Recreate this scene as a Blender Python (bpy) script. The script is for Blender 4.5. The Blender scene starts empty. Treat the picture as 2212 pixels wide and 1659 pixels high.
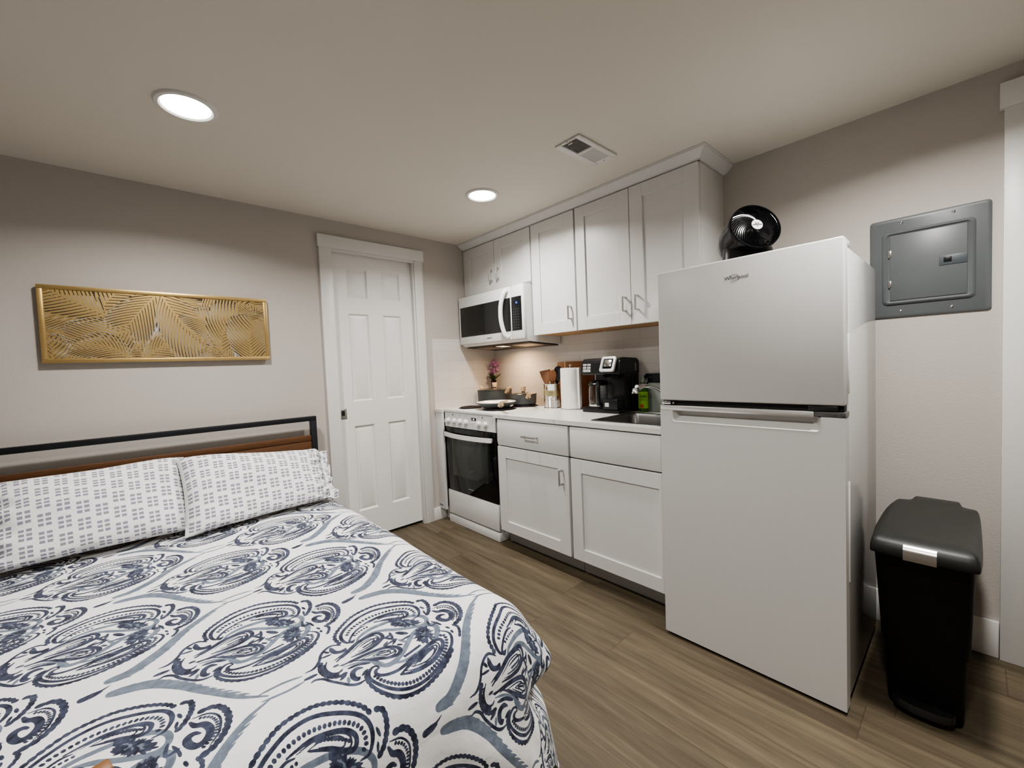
import bpy, bmesh, math, random
import numpy as np
from mathutils import Vector, Matrix
random.seed(7)
rng = np.random.default_rng(11)
C = bpy.context.scene.collection
PI = math.pi

# ------------------------------------------------------------------ materials
MATS = {}
def new_mat(name):
    m = bpy.data.materials.new(name); m.use_nodes = True
    nt = m.node_tree; nt.nodes.clear()
    out = nt.nodes.new('ShaderNodeOutputMaterial')
    return m, nt, out
class NB:
    """small node-graph helper"""
    def __init__(s, nt): s.nt = nt
    def n(s, t, **k):
        nd = s.nt.nodes.new(t)
        for a, b in k.items(): setattr(nd, a, b)
        return nd
    def link(s, a, b): s.nt.links.new(a, b)
    def _in(s, sock, v):
        if v is None: return
        if isinstance(v, (int, float)): sock.default_value = v
        elif isinstance(v, (tuple, list)): sock.default_value = v
        else: s.link(v, sock)
    def m(s, op, a, b=None, c=None):
        nd = s.n('ShaderNodeMath', operation=op)
        s._in(nd.inputs[0], a); s._in(nd.inputs[1], b)
        if c is not None: s._in(nd.inputs[2], c)
        return nd.outputs[0]
    def mix(s, f, a, b, mode='MIX'):
        nd = s.n('ShaderNodeMix', data_type='RGBA', blend_type=mode)
        s._in(nd.inputs[0], f); s._in(nd.inputs[6], a); s._in(nd.inputs[7], b)
        return nd.outputs[2]
    def noise(s, vec, scale, detail=3, rough=.5):
        nd = s.n('ShaderNodeTexNoise'); nd.inputs['Scale'].default_value = scale
        nd.inputs['Detail'].default_value = detail; nd.inputs['Roughness'].default_value = rough
        if vec is not None: s.link(vec, nd.inputs['Vector'])
        return nd.outputs['Fac']
    def remap(s, v, a, b, c, d):
        nd = s.n('ShaderNodeMapRange'); s._in(nd.inputs[0], v)
        for i, x in enumerate((a, b, c, d)): nd.inputs[i+1].default_value = x
        return nd.outputs[0]
    def bump(s, h, strength, dist=.001):
        nd = s.n('ShaderNodeBump'); nd.inputs['Strength'].default_value = strength
        nd.inputs['Distance'].default_value = dist; s.link(h, nd.inputs['Height'])
        return nd.outputs[0]
def col(c):
    if len(c) == 4: return c
    return (c[0], c[1], c[2], 1)
def srgb(r, g, b):
    f = lambda v: (v/255/12.92) if v/255 <= .04045 else ((v/255+.055)/1.055)**2.4
    return (f(r), f(g), f(b), 1)
def mat(name, c, rough=.5, metal=0, var=.03, vscale=30, bump=0, bscale=300, spec=.5, coat=0, trans=0, ior=1.45, stretch=(1,1,1), emit=None, alpha=1):
    """principled surface with procedural colour variation and optional fine bump"""
    if name in MATS: return MATS[name]
    m, nt, out = new_mat(name); b = NB(nt)
    p = b.n('ShaderNodeBsdfPrincipled'); b.link(p.outputs[0], out.inputs[0])
    tc = b.n('ShaderNodeTexCoord'); mp = b.n('ShaderNodeMapping'); mp.inputs['Scale'].default_value = stretch
    b.link(tc.outputs['Object'], mp.inputs[0]); v = mp.outputs[0]
    f = b.noise(v, vscale)
    c = col(c)
    lo = tuple(x*(1-var) for x in c[:3])+(1,); hi = tuple(min(1, x*(1+var)) for x in c[:3])+(1,)
    b.link(b.mix(f, lo, hi), p.inputs['Base Color'])
    p.inputs['Roughness'].default_value = rough; p.inputs['Metallic'].default_value = metal
    p.inputs['Specular IOR Level'].default_value = spec; p.inputs['IOR'].default_value = ior
    p.inputs['Coat Weight'].default_value = coat; p.inputs['Transmission Weight'].default_value = trans
    p.inputs['Alpha'].default_value = alpha
    if bump: b.link(b.bump(b.noise(v, bscale, 2), bump), p.inputs['Normal'])
    if emit:
        p.inputs['Emission Color'].default_value = col(emit[0]); p.inputs['Emission Strength'].default_value = emit[1]
    MATS[name] = m
    return m

WHITE = mat('painted_white', (.70,.69,.67), .38, var=.02)
CABW = mat('cabinet_white', (.71,.705,.695), .33, var=.015)
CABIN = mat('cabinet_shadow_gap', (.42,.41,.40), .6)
DOORW = mat('door_white', (.78,.77,.75), .42, var=.02)
APPW = mat('appliance_white', (.74,.74,.73), .22, var=.01)
FRIDGEW = mat('fridge_white', (.63,.625,.61), .32, var=.015, bump=.08, bscale=700)
FRIDGES = mat('fridge_side_white', (.58,.58,.57), .14, var=.015)
BLACKM = mat('black_metal', (.008,.009,.012), .45)
BLACKP = mat('black_plastic', (.010,.010,.011), .32)
BLACKG = mat('black_gloss', (.004,.004,.005), .13, spec=.35)
BLACKS = mat('black_satin_plastic', (.012,.012,.0125), .42, bump=.2, bscale=900)
BINB = mat('bin_black', (.006,.006,.006), .5, bump=.15, bscale=900, spec=.25)
BINLID = mat('bin_lid_black', (.020,.0205,.019), .42, bump=.15, bscale=900, spec=.4)
GLASSB = mat('oven_glass', (.006,.007,.007), .05)
GLASSW = mat('oven_window_glass', (.040,.045,.042), .12)
CHROME = mat('chrome', (.75,.75,.75), .12, 1)
STEEL = mat('brushed_steel', (.55,.54,.52), .28, 1, var=.08, vscale=60, stretch=(1,1,40))
NICKEL = mat('satin_nickel', (.50,.49,.47), .32, 1)
SILVERP = mat('silver_plastic', (.62,.62,.61), .3, .6)
SINKS = mat('sink_steel', (.17,.165,.16), .36, 1, var=.06, vscale=40)
GREYP = mat('panel_grey_enamel', (.115,.125,.130), .38, var=.03, bump=.05, bscale=500)
GREYD = mat('latch_grey', (.075,.088,.098), .4)
DARKGAP = mat('dark_gap', (.012,.010,.010), .6)
GASKET = mat('gasket_dark', (.035,.033,.032), .5)
POTG = mat('pot_grey_stone', (.075,.080,.080), .55, var=.25, vscale=400)
CREAM = mat('pan_cream_ceramic', (.80,.79,.76), .25)
HANDW = mat('handle_pale_wood', (.58,.42,.26), .5, var=.12, vscale=25, stretch=(1,1,6))
BROWNW = mat('spoon_brown_wood', (.19,.075,.028), .5, var=.25, vscale=25, stretch=(4,4,1))
BOARDW = mat('cutting_board_wood', (.20,.072,.022), .45, var=.35, vscale=18, stretch=(1,9,.8))
BOARDL = mat('cutting_board_pale_stripe', (.62,.44,.22), .45, var=.1)
PLYW = mat('cabinet_underside_ply', (.42,.25,.11), .5, var=.15, vscale=12, stretch=(6,1,1))
PAPER = mat('paper_towel', (.80,.79,.75), .9, bump=.5, bscale=160)
GOLD = mat('brushed_gold', (.60,.43,.19), .36, .8, var=.10, vscale=40)
HEADW = mat('headboard_wood', (.105,.046,.018), .5, var=.38, vscale=14, stretch=(1.2,14,14))
POSTW = mat('orange_wood', (.20,.085,.025), .45, var=.3, vscale=60, stretch=(4,4,.6))
LEAF = mat('flower_leaf_green', (.085,.11,.03), .5, var=.3)
PETAL = mat('flower_petal_purple', (.34,.14,.31), .6, var=.35, vscale=60)
VASE = mat('vase_dark_purple', (.05,.008,.025), .2)
LABELW = mat('white_label', (.75,.75,.74), .45)
PRINT = mat('dark_print', (.06,.06,.065), .5)
PRINTG = mat('grey_print', (.32,.32,.33), .5)
RED = mat('label_red', (.35,.06,.03), .5)
SOAPG = mat('soap_green', (.05,.14,.02), .15, trans=.35)
SOAPL = mat('soap_label_green', (.20,.40,.03), .4)
CLEARP = mat('pale_green_board', (.30,.34,.30), .3)
BLUEBLK = mat('black_blue_board', (.018,.022,.03), .35)
GLASS = mat('clear_glass', (.9,.92,.92), .03, trans=1, ior=1.45)
YELLOWREFL = mat('tin_yellow_reflection', (.55,.50,.30), .3, .85, var=.3, vscale=40)  # yellowish reflection on the steel, put into the colour
COIL = mat('burner_iron', (.016,.010,.010), .5, bump=.4, bscale=200)
KNOBW = mat('knob_white', (.80,.80,.79), .25)

def mat_emit(name, c, s):
    m, nt, out = new_mat(name); b = NB(nt)
    e = b.n('ShaderNodeEmission'); e.inputs[0].default_value = col(c); e.inputs[1].default_value = s
    b.link(e.outputs[0], out.inputs[0]); return m
LENS = mat_emit('led_lens', (1,.95,.88), 14)
WARML = mat_emit('warm_bulb', (1,.78,.48), 2.2)
BLUED = mat_emit('blue_digits', (.15,.35,1), 2.5)
WHITED = mat_emit('white_digits', (.85,.95,1), 2.0)

def wall_mat(name, c, scale=160, strength=.35, var=.03):
    m, nt, out = new_mat(name); b = NB(nt)
    p = b.n('ShaderNodeBsdfPrincipled'); b.link(p.outputs[0], out.inputs[0])
    tc = b.n('ShaderNodeTexCoord'); v = tc.outputs['Object']
    big = b.noise(v, 1.3, 2); fine = b.noise(v, scale, 4, .6)
    c = col(c)
    b.link(b.mix(big, tuple(x*(1-var) for x in c[:3])+(1,), tuple(x*(1+var) for x in c[:3])+(1,)), p.inputs['Base Color'])
    p.inputs['Roughness'].default_value = .75; p.inputs['Specular IOR Level'].default_value = .3
    b.link(b.bump(fine, strength, .0025), p.inputs['Normal'])
    return m
WALLM = wall_mat('wall_paint_greige', (.49,.455,.42))
WALLR = wall_mat('wall_paint_right', (.49,.455,.42), 110, .38)
CEILM = wall_mat('ceiling_paint', (.68,.645,.575), 120, .15)

def tile_mat(name, axes):
    m, nt, out = new_mat(name); b = NB(nt)
    p = b.n('ShaderNodeBsdfPrincipled'); b.link(p.outputs[0], out.inputs[0])
    tc = b.n('ShaderNodeTexCoord'); sp = b.n('ShaderNodeSeparateXYZ'); b.link(tc.outputs['Object'], sp.inputs[0])
    cb = b.n('ShaderNodeCombineXYZ')
    b.link(sp.outputs[axes[0]], cb.inputs[0]); b.link(sp.outputs[2], cb.inputs[1])
    br = b.n('ShaderNodeTexBrick'); b.link(cb.outputs[0], br.inputs['Vector'])
    br.inputs['Color1'].default_value = (.66,.635,.605,1); br.inputs['Color2'].default_value = (.63,.605,.575,1)
    br.inputs['Mortar'].default_value = (.54,.515,.485,1)
    br.inputs['Scale'].default_value = 1; br.inputs['Mortar Size'].default_value = .0013; br.inputs['Mortar Smooth'].default_value = .3
    br.inputs['Brick Width'].default_value = .25; br.inputs['Row Height'].default_value = .0815
    b.link(br.outputs['Color'], p.inputs['Base Color']); p.inputs['Roughness'].default_value = .28
    b.link(b.bump(b.m('SUBTRACT', 1, br.outputs['Fac']), .5, .0015), p.inputs['Normal'])
    return m
TILEA = tile_mat('subway_tile_back', (0,)); TILEB = tile_mat('subway_tile_right', (1,))

def floor_mat():
    m, nt, out = new_mat('vinyl_plank_floor'); b = NB(nt)
    p = b.n('ShaderNodeBsdfPrincipled'); b.link(p.outputs[0], out.inputs[0])
    tc = b.n('ShaderNodeTexCoord'); sp = b.n('ShaderNodeSeparateXYZ'); b.link(tc.outputs['Object'], sp.inputs[0])
    x, y = sp.outputs[0], sp.outputs[1]
    W, Ln = .192, 1.24
    xs = b.m('DIVIDE', b.m('ADD', x, .656), W); row = b.m('FLOOR', xs); fx = b.m('SUBTRACT', xs, row)
    wn = b.n('ShaderNodeTexWhiteNoise', noise_dimensions='1D'); b.link(row, wn.inputs['W'])
    ys = b.m('ADD', b.m('DIVIDE', y, Ln), b.m('MULTIPLY', wn.outputs['Value'], 7.31)); pl = b.m('FLOOR', ys); fy = b.m('SUBTRACT', ys, pl)
    idv = b.n('ShaderNodeCombineXYZ'); b.link(row, idv.inputs[0]); b.link(pl, idv.inputs[1])
    w2 = b.n('ShaderNodeTexWhiteNoise', noise_dimensions='3D'); b.link(idv.outputs[0], w2.inputs['Vector']); rnd = w2.outputs['Value']
    gv = b.n('ShaderNodeCombineXYZ')
    b.link(b.m('MULTIPLY', x, 30), gv.inputs[0]); b.link(b.m('MULTIPLY', y, 1.7), gv.inputs[1]); b.link(b.m('MULTIPLY', rnd, 37), gv.inputs[2])
    g1 = b.noise(gv.outputs[0], 1.0, 6, .62)
    gv2 = b.n('ShaderNodeCombineXYZ')
    b.link(b.m('MULTIPLY', x, 130), gv2.inputs[0]); b.link(b.m('MULTIPLY', y, 6), gv2.inputs[1]); b.link(b.m('MULTIPLY', rnd, 11), gv2.inputs[2])
    g2 = b.noise(gv2.outputs[0], 1.0, 4, .6)
    gv3 = b.n('ShaderNodeCombineXYZ')
    b.link(b.m('MULTIPLY', x, 7), gv3.inputs[0]); b.link(b.m('MULTIPLY', y, 1.6), gv3.inputs[1]); b.link(b.m('MULTIPLY', rnd, 23), gv3.inputs[2])
    g3 = b.noise(gv3.outputs[0], 1.0, 3, .5)
    grain = b.m('ADD', b.m('MULTIPLY', g1, .55), b.m('ADD', b.m('MULTIPLY', g2, .25), b.m('MULTIPLY', g3, .28)))
    cr = b.n('ShaderNodeValToRGB'); b.link(grain, cr.inputs[0])
    e = cr.color_ramp.elements; e[0].position = .30; e[0].color = srgb(62,54,43); e[1].position = .74; e[1].color = srgb(116,104,85)
    for pos, c in ((.44,srgb(80,70,56)),(.56,srgb(95,85,69))):
        q = e.new(pos); q.color = c
    tone = b.remap(rnd, 0, 1, .86, 1.12)
    tn = b.n('ShaderNodeCombineXYZ')
    for i in range(3): b.link(tone, tn.inputs[i])
    c2 = b.mix(1, cr.outputs[0], tn.outputs[0], 'MULTIPLY')
    ex = b.m('MINIMUM', fx, b.m('SUBTRACT', 1, fx)); ey = b.m('MINIMUM', fy, b.m('SUBTRACT', 1, fy))
    seam = b.m('MINIMUM', b.remap(ex, 0, .012, 0, 1), b.remap(ey, 0, .0022, 0, 1))
    c3 = b.mix(b.remap(seam, 0, 1, .55, 0), c2, srgb(60,45,32))
    b.link(c3, p.inputs['Base Color'])
    b.link(b.remap(g2, 0, 1, .42, .6), p.inputs['Roughness']); p.inputs['Specular IOR Level'].default_value = .35
    b.link(b.bump(b.m('ADD', b.m('MULTIPLY', grain, .6), seam), .25, .0012), p.inputs['Normal'])
    return m
FLOORM = floor_mat()

def marble_mat():
    m, nt, out = new_mat('marble_laminate'); b = NB(nt)
    p = b.n('ShaderNodeBsdfPrincipled'); b.link(p.outputs[0], out.inputs[0])
    tc = b.n('ShaderNodeTexCoord'); v = tc.outputs['Object']
    n1 = b.n('ShaderNodeTexNoise'); b.link(v, n1.inputs['Vector']); n1.inputs['Scale'].default_value = 3; n1.inputs['Detail'].default_value = 6
    mx = b.n('ShaderNodeMix', data_type='VECTOR'); mx.inputs[0].default_value = .25
    b.link(v, mx.inputs[4]); b.link(n1.outputs['Color'], mx.inputs[5])
    n2 = b.noise(mx.outputs[1], 7, 5, .6)
    vein = b.m('SUBTRACT', 1, b.remap(b.m('ABSOLUTE', b.m('SUBTRACT', n2, .5)), 0, .03, 0, 1))
    mask = b.remap(b.noise(v, 5, 2), .45, .65, 0, 1)
    f = b.m('MULTIPLY', b.m('MULTIPLY', vein, mask), .6)
    cl = b.mix(b.noise(v, 6, 4), (.80,.78,.75,1), (.66,.645,.62,1))
    b.link(b.mix(f, cl, (.30,.29,.28,1)), p.inputs['Base Color']); p.inputs['Roughness'].default_value = .3
    return m
MARBLE = marble_mat()

def comforter_mat():
    m, nt, out = new_mat('paisley_cotton'); b = NB(nt)
    p = b.n('ShaderNodeBsdfPrincipled'); b.link(p.outputs[0], out.inputs[0])
    a1 = b.n('ShaderNodeAttribute', attribute_name='ink'); a2 = b.n('ShaderNodeAttribute', attribute_name='wash')
    tc = b.n('ShaderNodeTexCoord'); v = tc.outputs['Object']
    edge = b.m('MULTIPLY', b.m('SUBTRACT', b.noise(v, 260, 3), .5), .30)
    d = b.remap(b.m('ADD', a1.outputs['Fac'], edge), .24, .44, 0, 1); w = b.remap(b.m('ADD', a2.outputs['Fac'], edge), .40, .60, 0, 1)
    water = b.noise(v, 45, 4, .6)
    dark = b.mix(b.remap(water, .35, .70, 0, 1), srgb(34,36,52), srgb(78,84,104))
    grey = b.mix(b.remap(water, .3, .7, 0, 1), srgb(74,86,102), srgb(112,123,139))
    base = b.mix(b.noise(v, 5, 3), (.82,.82,.82,1), (.76,.76,.765,1))
    c = b.mix(b.m('MULTIPLY', w, .95), base, grey); c = b.mix(d, c, dark)
    b.link(c, p.inputs['Base Color']); p.inputs['Roughness'].default_value = .85; p.inputs['Specular IOR Level'].default_value = .2
    p.inputs['Sheen Weight'].default_value = .1
    wr = b.m('ADD', b.m('MULTIPLY', b.noise(v, 22, 4, .55), 1.0), b.m('MULTIPLY', b.noise(v, 7, 2), 1.2))
    b.link(b.bump(wr, .55, .006), p.inputs['Normal'])
    return m
PAISLEY = comforter_mat()

def pillow_mat():
    m, nt, out = new_mat('pillow_square_print'); b = NB(nt)
    p = b.n('ShaderNodeBsdfPrincipled'); b.link(p.outputs[0], out.inputs[0])
    uv = b.n('ShaderNodeUVMap'); uv.uv_map = 'UVMap'
    sp = b.n('ShaderNodeSeparateXYZ'); b.link(uv.outputs[0], sp.inputs[0])
    x, y = sp.outputs[0], sp.outputs[1]
    xs = b.m('DIVIDE', x, .0615); ci = b.m('FLOOR', xs); fx = b.m('MULTIPLY', b.m('SUBTRACT', xs, ci), .0615)
    ys = b.m('ADD', b.m('DIVIDE', y, .0730), b.m('MULTIPLY', ci, .36)); fy = b.m('MULTIPLY', b.m('SUBTRACT', ys, b.m('FLOOR', ys)), .0730)
    def band(f, cen, half): return b.m('LESS_THAN', b.m('ABSOLUTE', b.m('SUBTRACT', f, cen)), half)
    cx = b.m('MAXIMUM', band(fx, .018, .0088), band(fx, .0425, .0088))
    cy = b.m('MAXIMUM', band(fy, .014, .0058), b.m('MAXIMUM', band(fy, .033, .0058), band(fy, .052, .0058)))
    f = b.m('MULTIPLY', cx, cy)
    tc = b.n('ShaderNodeTexCoord'); v = tc.outputs['Object']
    ink = b.mix(b.noise(v, 60), srgb(122,123,135), srgb(146,147,158))
    b.link(b.mix(f, b.mix(b.noise(v, 8), (.78,.78,.775,1), (.72,.72,.715,1)), ink), p.inputs['Base Color'])
    p.inputs['Roughness'].default_value = .85; p.inputs['Specular IOR Level'].default_value = .2
    b.link(b.bump(b.m('ADD', b.noise(v, 18, 4, .55), b.m('MULTIPLY', b.noise(v, 6, 2), 1.2)), .5, .007), p.inputs['Normal'])
    return m
PILLOWM = pillow_mat()

# ------------------------------------------------------------------ geometry helpers
def merge(bm, tmp):
    me = bpy.data.meshes.new('t'); tmp.to_mesh(me); tmp.free(); bm.from_mesh(me); bpy.data.meshes.remove(me)
def box(bm, x0, x1, y0, y1, z0, z1, bev=0, seg=2, xf=None):
    t = bmesh.new(); bmesh.ops.create_cube(t, size=1)
    for v in t.verts:
        v.co = Vector((x0+(v.co.x+.5)*(x1-x0), y0+(v.co.y+.5)*(y1-y0), z0+(v.co.z+.5)*(z1-z0)))
    if bev: bmesh.ops.bevel(t, geom=t.edges[:], offset=bev, segments=seg, affect='EDGES', profile=.5)
    if xf is not None: t.transform(xf)
    merge(bm, t)
def frame_axes(d):
    d = Vector(d).normalized(); a = Vector((0,0,1)) if abs(d.z) < .9 else Vector((1,0,0))
    u = d.cross(a).normalized(); return u, d.cross(u).normalized()
def cyl(bm, p0, p1, r0, r1=None, seg=24, caps=True, bev=0):
    r1 = r0 if r1 is None else r1; p0 = Vector(p0); p1 = Vector(p1); u, w = frame_axes(p1-p0)
    A = [bm.verts.new(p0+(u*math.cos(2*PI*i/seg)+w*math.sin(2*PI*i/seg))*r0) for i in range(seg)]
    B = [bm.verts.new(p1+(u*math.cos(2*PI*i/seg)+w*math.sin(2*PI*i/seg))*r1) for i in range(seg)]
    for i in range(seg): bm.faces.new((A[i], A[(i+1)%seg], B[(i+1)%seg], B[i]))
    if caps: bm.faces.new(A[::-1]); bm.faces.new(B)
def smooth_path(pts, n=6):
    pts = [Vector(p) for p in pts]; P = [pts[0]*2-pts[1]]+pts+[pts[-1]*2-pts[-2]]; out = []
    for i in range(1, len(P)-2):
        for k in range(n):
            t = k/n; a, b_, c, d = P[i-1], P[i], P[i+1], P[i+2]
            out.append(.5*((2*b_)+(c-a)*t+(2*a-5*b_+4*c-d)*t*t+(3*b_-a-3*c+d)*t**3))
    out.append(pts[-1]); return out
def tube(bm, pts, r, seg=10, caps=True, flat=1.0):
    pts = [Vector(p) for p in pts]; n = len(pts); rings = []; pu = None
    for i, p in enumerate(pts):
        d = (pts[min(i+1, n-1)]-pts[max(i-1, 0)]).normalized()
        if pu is None: u, w = frame_axes(d)
        else:
            u = (pu-d*pu.dot(d)).normalized(); w = d.cross(u).normalized()
        pu = u; rr = r[i] if isinstance(r, (list, tuple)) else r
        rings.append([bm.verts.new(p+u*math.cos(2*PI*k/seg)*rr+w*math.sin(2*PI*k/seg)*rr*flat) for k in range(seg)])
    for a, b_ in zip(rings, rings[1:]):
        for k in range(seg): bm.faces.new((a[k], a[(k+1)%seg], b_[(k+1)%seg], b_[k]))
    if caps: bm.faces.new(rings[0][::-1]); bm.faces.new(rings[-1])
def lathe(bm, prof, cen, seg=40, axis=None):
    """profile [(r,z)] spun round a vertical axis through cen"""
    cen = Vector(cen); rings = []
    for r, z in prof:
        if r < 1e-6: rings.append([bm.verts.new(cen+Vector((0,0,z)))])
        else: rings.append([bm.verts.new(cen+Vector((r*math.cos(2*PI*k/seg), r*math.sin(2*PI*k/seg), z))) for k in range(seg)])
    for a, b_ in zip(rings, rings[1:]):
        for k in range(seg):
            q = [a[k % len(a)], a[(k+1) % len(a)], b_[(k+1) % len(b_)], b_[k % len(b_)]]
            q2 = []
            for v in q:
                if v not in q2: q2.append(v)
            if len(q2) > 2:
                try: bm.faces.new(q2)
                except ValueError: pass
def prism(bm, poly, axis, lo, hi, bev=0):
    """poly of 2-D points extruded along axis ('x': (y,z), 'y': (x,z), 'z': (x,y))"""
    t = bmesh.new()
    def P(a, b_, h): return {'x': (h, a, b_), 'y': (a, h, b_), 'z': (a, b_, h)}[axis]
    A = [t.verts.new(P(a, b_, lo)) for a, b_ in poly]; B = [t.verts.new(P(a, b_, hi)) for a, b_ in poly]; n = len(poly)
    t.faces.new(A); t.faces.new(B[::-1])
    for i in range(n): t.faces.new((A[i], B[i], B[(i+1)%n], A[(i+1)%n]))
    bmesh.ops.recalc_face_normals(t, faces=t.faces[:])
    if bev: bmesh.ops.bevel(t, geom=t.edges[:], offset=bev, segments=2, affect='EDGES')
    merge(bm, t)
def rrect(a0, a1, b0, b1, r, n=5):
    out = []
    for cx, cy, s in ((a1-r, b1-r, 0), (a0+r, b1-r, 1), (a0+r, b0+r, 2), (a1-r, b0+r, 3)):
        for k in range(n+1):
            t = PI/2*(s+k/n); out.append((cx+r*math.cos(t), cy+r*math.sin(t)))
    return out
def loft(bm, rings, cap0=True, cap1=True):
    R = [[bm.verts.new(p) for p in ring] for ring in rings]; n = len(R[0])
    for a, b_ in zip(R, R[1:]):
        for k in range(n): bm.faces.new((a[k], a[(k+1)%n], b_[(k+1)%n], b_[k]))
    if cap0: bm.faces.new(R[0][::-1])
    if cap1: bm.faces.new(R[-1])
def quad(bm, *p): bm.faces.new([bm.verts.new(q) for q in p])

def wloc(o):
    v = Vector((0,0,0))
    while o is not None: v = v+o.location; o = o.parent
    return v
def tag(o, label=None, cat=None, group=None, kind=None):
    if label: o['label'] = label
    if cat: o['category'] = cat
    if group: o['group'] = group
    if kind: o['kind'] = kind
    return o
def finish(name, bm, m, parent=None, smooth=35, recalc=True):
    if recalc: bmesh.ops.recalc_face_normals(bm, faces=bm.faces[:])
    me = bpy.data.meshes.new(name); bm.to_mesh(me); bm.free()
    return link(name, me, m, parent, smooth)
def link(name, me, m, parent=None, smooth=35):
    me.materials.append(m)
    if smooth:
        me.polygons.foreach_set('use_smooth', [True]*len(me.polygons)); me.set_sharp_from_angle(angle=math.radians(smooth))
    o = bpy.data.objects.new(name, me); C.objects.link(o)
    if parent is not None:
        o.parent = parent; w = wloc(parent); me.transform(Matrix.Translation(-w))
    return o
def solo(name, bm, m, label, cat, loc=None, group=None, smooth=35):
    o = finish(name, bm, m, None, smooth); tag(o, label, cat, group)
    if loc is not None: o.data.transform(Matrix.Translation(-Vector(loc))); o.location = loc
    return o
def thing(name, label, cat, loc, group=None):
    o = bpy.data.objects.new(name, None); C.objects.link(o); o.location = loc; o.empty_display_size = .05
    return tag(o, label, cat, group)
def struct(name, bm, m, parent=None, smooth=35):
    o = finish(name, bm, m, parent, smooth)
    if parent is None: o['kind'] = 'structure'
    return o
def dup(o, delta, parent='same', label=None):
    c = o.copy(); C.objects.link(c)
    if parent != 'same': c.parent = parent
    c.location = o.location+Vector(delta)
    if label: c['label'] = label
    for ch in list(o.children):
        d = ch.copy(); C.objects.link(d); d.parent = c
        for g in list(ch.children):
            e = g.copy(); C.objects.link(e); e.parent = d
    return c
def B(): return bmesh.new()
def text(name, body, size, m, parent, org, right=(0,-1,0), upv=(0,0,1), ext=.0006, align='LEFT'):
    cu = bpy.data.curves.new('t', 'FONT'); cu.body = body; cu.size = size; cu.extrude = ext; cu.align_x = align; cu.resolution_u = 3
    ob = bpy.data.objects.new('t', cu); C.objects.link(ob)
    me = bpy.data.meshes.new_from_object(ob.evaluated_get(bpy.context.evaluated_depsgraph_get()))
    bpy.data.objects.remove(ob); bpy.data.curves.remove(cu)
    r = Vector(right).normalized(); u = Vector(upv).normalized(); n = r.cross(u)
    M = Matrix(((r.x,u.x,n.x,org[0]),(r.y,u.y,n.y,org[1]),(r.z,u.z,n.z,org[2]),(0,0,0,1)))
    me.transform(M); me.name = name
    return link(name, me, m, parent, 0)

# ------------------------------------------------------------------ room shell
H = 2.2906
XL, YF = -4.3, -4.6
bm = B(); box(bm, XL-.12, .12, YF-.12, .30, -.1, 0); struct('floor', bm, FLOORM)
bm = B(); box(bm, XL-.12, .12, YF-.12, .12, H, H+.1); struct('ceiling', bm, CEILM)
DX0, DX1, DZ = -1.437, -.795, 2.09
bm = B()
box(bm, XL-.12, DX0, 0, .12, 0, H); box(bm, DX1, .12, 0, .12, 0, H); box(bm, DX0, DX1, 0, .12, DZ, H)
bmesh.ops.remove_doubles(bm, verts=bm.verts[:], dist=1e-5); struct('wall_back', bm, WALLM, smooth=0)
bm = B(); box(bm, 0, .12, YF-.12, 0, 0, H); struct('wall_right', bm, WALLR, smooth=0)
bm = B(); box(bm, XL-.12, XL, YF, 0, 0, H); struct('wall_left', bm, WALLM, smooth=0)
bm = B(); box(bm, XL-.12, 0, YF-.12, YF, 0, H); struct('wall_front', bm, WALLM, smooth=0)

# pocket door with six moulded panels
bm = B()
dx0, dx1, dy = -1.435, -.799, .03
def door_panel(bm, a0, a1, z0, z1):
    # sloped raised-panel mould: outer ring -> groove -> raised field
    r = [(0, 0), (.011, .013), (.040, .003), (.040, .003)]
    rings = []
    for ins, dep in r:
        rings.append([(a0+ins, dy+dep, z0+ins), (a1-ins, dy+dep, z0+ins), (a1-ins, dy+dep, z1-ins), (a0+ins, dy+dep, z1-ins)])
    for p, q in zip(rings[:-1], rings[1:-1]):
        for k in range(4): quad(bm, p[k], p[(k+1)%4], q[(k+1)%4], q[k])
    quad(bm, *rings[2])
pans = [(-1.319,-1.171,1.773,1.983),(-1.059,-.911,1.773,1.983),(-1.321,-1.170,1.031,1.660),(-1.061,-.911,1.031,1.660),(-1.321,-1.171,.226,.852),(-1.061,-.912,.226,.852)]
xs = sorted({dx0, dx1, -1.32, -1.17, -1.06, -.911}); zs = sorted({.022, 2.09, .226, .852, 1.031, 1.66, 1.773, 1.983})
pans = [(-1.32,-1.17,.226,.852),(-1.06,-.911,.226,.852),(-1.32,-1.17,1.031,1.66),(-1.06,-.911,1.031,1.66),(-1.32,-1.17,1.773,1.983),(-1.06,-.911,1.773,1.983)]
for i in range(len(xs)-1):
    for j in range(len(zs)-1):
        if any(abs(xs[i]-p[0]) < 1e-4 and abs(zs[j]-p[2]) < 1e-4 for p in pans): door_panel(bm, xs[i], xs[i+1], zs[j], zs[j+1])
        else: quad(bm, (xs[i],dy,zs[j]),(xs[i+1],dy,zs[j]),(xs[i+1],dy,zs[j+1]),(xs[i],dy,zs[j+1]))
bmesh.ops.remove_doubles(bm, verts=bm.verts[:], dist=1e-5)
quad(bm, (dx0,dy,.022),(dx1,dy,.022),(dx1,.066,.022),(dx0,.066,.022)); quad(bm, (dx1,dy,.022),(dx1,dy,2.09),(dx1,.066,2.09),(dx1,.066,.022))
quad(bm, (dx0,.066,.022),(dx1,.066,.022),(dx1,.066,2.09),(dx0,.066,2.09))
door = struct('door_1', bm, DOORW, smooth=20)
bm = B(); box(bm, -1.416, -1.371, .0275, .031, .910, .984, .001); lt = finish('latch', bm, NICKEL, door)
bm = B(); box(bm, -1.408, -1.385, .0262, .0285, .935, .972, .0005); finish('latch_recess', bm, DARKGAP, lt)
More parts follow.
